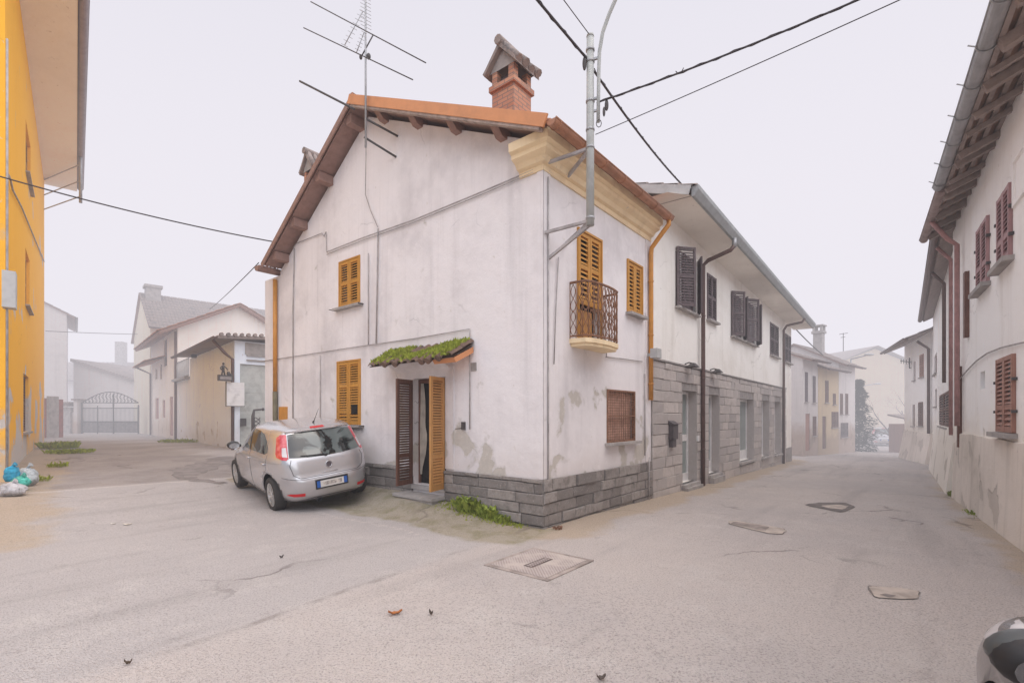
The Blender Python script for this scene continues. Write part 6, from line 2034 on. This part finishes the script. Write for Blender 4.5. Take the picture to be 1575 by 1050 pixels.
    mb.tube([c1 + Vector((0, .052 * math.cos(t), 0)) + tl * .052 * math.sin(t) for t in [2 * math.pi * k / 24 for k in range(25)]], .008, 6)
    em_ = mb.build('emblem', M['chrome'], root)
    mb = MB()
    mb.add([c1 + Vector((-.003, .05 * math.cos(t), 0)) + tl * .05 * math.sin(t) for t in [2 * math.pi * k / 24 for k in range(24)]], [tuple(range(24))])
    mb.build('emblem_face', M['emblem'], em_)
    mb = MB(); pth = [proj(y, .675, 'back', .006) for y in (-.14, -.07, 0, .07, .14)]
    mb.tube(pth, .006, 5); mb.build('badge_strip', M['chrome'], root)
    mb = MB()
    mb.tube([proj(y, z, 'back', .012) for y, z in ((.05, .965), (.16, .975), (.3, .985), (.44, 1.0))], [.018, .012, .010, .006], 6)
    mb.ball(proj(.02, .96, 'back', .015), .025, .035, .022)
    mb.build('wiper', M['black_plastic'], root)
    patch('brake_lamp', [(-.13, 1.405), (.13, 1.405), (.115, 1.43), (-.115, 1.43)], 'back', M['reflector'], off=.012)
    mb = MB()
    lipp = [proj(y, 1.40, 'back', .0) for y in (-.56, -.3, -.1, .1, .3, .56)]
    mb.add([p + Vector(d) for p in lipp for d in ((.02, 0, .012), (-.055, 0, -.004), (-.055, 0, -.02), (.0, 0, -.022))], [(i * 4 + j, i * 4 + (j + 1) % 4, i * 4 + 4 + (j + 1) % 4, i * 4 + 4 + j) for i in range(5) for j in range(4)] + [(0, 1, 2, 3), (20, 21, 22, 23)])
    mb.build('roof_spoiler', paint, root)
    mb = MB()
    mb.tube([(-1.25, -.05, 1.475), (-1.30, -.05, 1.50)], [.018, .012], 6)
    mb.tube([(-1.30, -.05, 1.50), (-1.56, -.06, 1.74)], [.006, .003], 5)
    mb.build('aerial', M['black_plastic'], root)
    mb = MB()
    ex = (-1.985, .235, .225)
    mb.tube([(-1.7, ex[1], ex[2]), (-2.02, ex[1], ex[2])], .042, 14, caps=False); mb.tube([(-2.02, ex[1], ex[2]), (-1.8, ex[1], ex[2])], .034, 14, caps=False)
    xp = mb.build('exhaust', M['chrome'], root, fix=False)
    MB().ball((-1.85, ex[1], ex[2]), .02, .034, .034).build('exhaust_bore', M['wheel_well'], xp)
    # wheels
    for ax in (AX_R, AX_F):
        for s_ in (1, -1):
            we = bpy.data.objects.new('wheel', None); COL.objects.link(we); we.parent = root
            we.location = (ax, s_ * TR, WR)
            pf = [(.20, -.095), (.285, -.095), (.302, -.075), (.305, 0), (.302, .075), (.285, .098), (.235, .10), (.205, .085), (.20, .06)]
            mb = MB(); NS = 40
            P = [(rr_ * math.cos(2 * math.pi * k / NS), s_ * yy, rr_ * math.sin(2 * math.pi * k / NS)) for k in range(NS) for rr_, yy in pf]
            n = len(pf)
            mb.add(P, [(k * n + j, k * n + (j + 1) % n, ((k + 1) % NS) * n + (j + 1) % n, ((k + 1) % NS) * n + j) for k in range(NS) for j in range(n)], True)
            mb.build('tyre', M['tyre'], we)
            mb = MB()
            P = [(rr_ * math.cos(2 * math.pi * k / NS), s_ * yy, rr_ * math.sin(2 * math.pi * k / NS)) for k in range(NS) for rr_, yy in ((.208, .088), (.198, .092), (.185, .07), (.18, -.05))]
            mb.add(P, [(k * 4 + j, k * 4 + j + 1, ((k + 1) % NS) * 4 + j + 1, ((k + 1) % NS) * 4 + j) for k in range(NS) for j in range(3)], True)
            for k in range(10):
                t = 2 * math.pi * k / 10
                for dt in (-.10, .10):
                    mb.bar((.05 * math.cos(t), s_ * .072, .05 * math.sin(t)), (.190 * math.cos(t + dt), s_ * .078, .190 * math.sin(t + dt)), .022, .02, up=Vector((0, 1, 0)))
            mb.tube([(0, s_ * .05, 0), (0, s_ * .085, 0)], .055, 16)
            mb.build('rim', M['rim'], we)
            mb = MB(); mb.tube([(0, s_ * .0, 0), (0, s_ * .045, 0)], .19, 24); mb.build('brake_disc', M['wheel_well'], we)
    return root
silver = car_paint('silver_paint', (.57, .555, .565))
car = build_car('silver five-door hatchback parked beside the white corner house', silver)
ca = math.atan2(.745, -.667)
rl = Vector((-4.22, 8.62, 0))
ld = Vector((-math.sin(ca), math.cos(ca), 0)); fd = Vector((math.cos(ca), math.sin(ca), 0))
pos = rl - fd * AX_R - ld * (TR + .09)
zz = [gz(*(pos + fd * ax + ld * s_ * TR).xy) for ax in (AX_R, AX_F) for s_ in (1, -1)]
zr_, zf_ = (zz[0] + zz[1]) / 2, (zz[2] + zz[3]) / 2
zl_, zq_ = (zz[0] + zz[2]) / 2, (zz[1] + zz[3]) / 2
car.location = (pos.x, pos.y, zr_ + (zf_ - zr_) * (-AX_R) / (AX_F - AX_R))
car.rotation_euler = (math.atan2(zl_ - zq_, 2 * TR), -math.atan2(zf_ - zr_, AX_F - AX_R), ca)
mole = car_paint('grey_brown_paint', (.075, .065, .065), .3, .1)
car2 = build_car('dark grey car cut off by the bottom right corner, its wing mirror showing', mole)
c2a = math.atan2(.917, .40)
car2.location = (1.965, .30, gz(1.965, .30)); car2.rotation_euler = (0, 0, c2a)
# one more car, tiny and pale, far down the street: same shapes, own objects
def copy_tree(o, parent=None):
    c = o.copy(); COL.objects.link(c); c.parent = parent
    for ch in list(o.children):
        copy_tree(ch, c)
    return c
car3 = copy_tree(car)
car3['label'] = 'tiny pale car standing in the mist at the far end of the street'
fp = at(1353, 684, 41)
car3.location = (fp.x, fp.y, gz(fp.x, fp.y)); car3.rotation_euler = (0, 0, R(62))
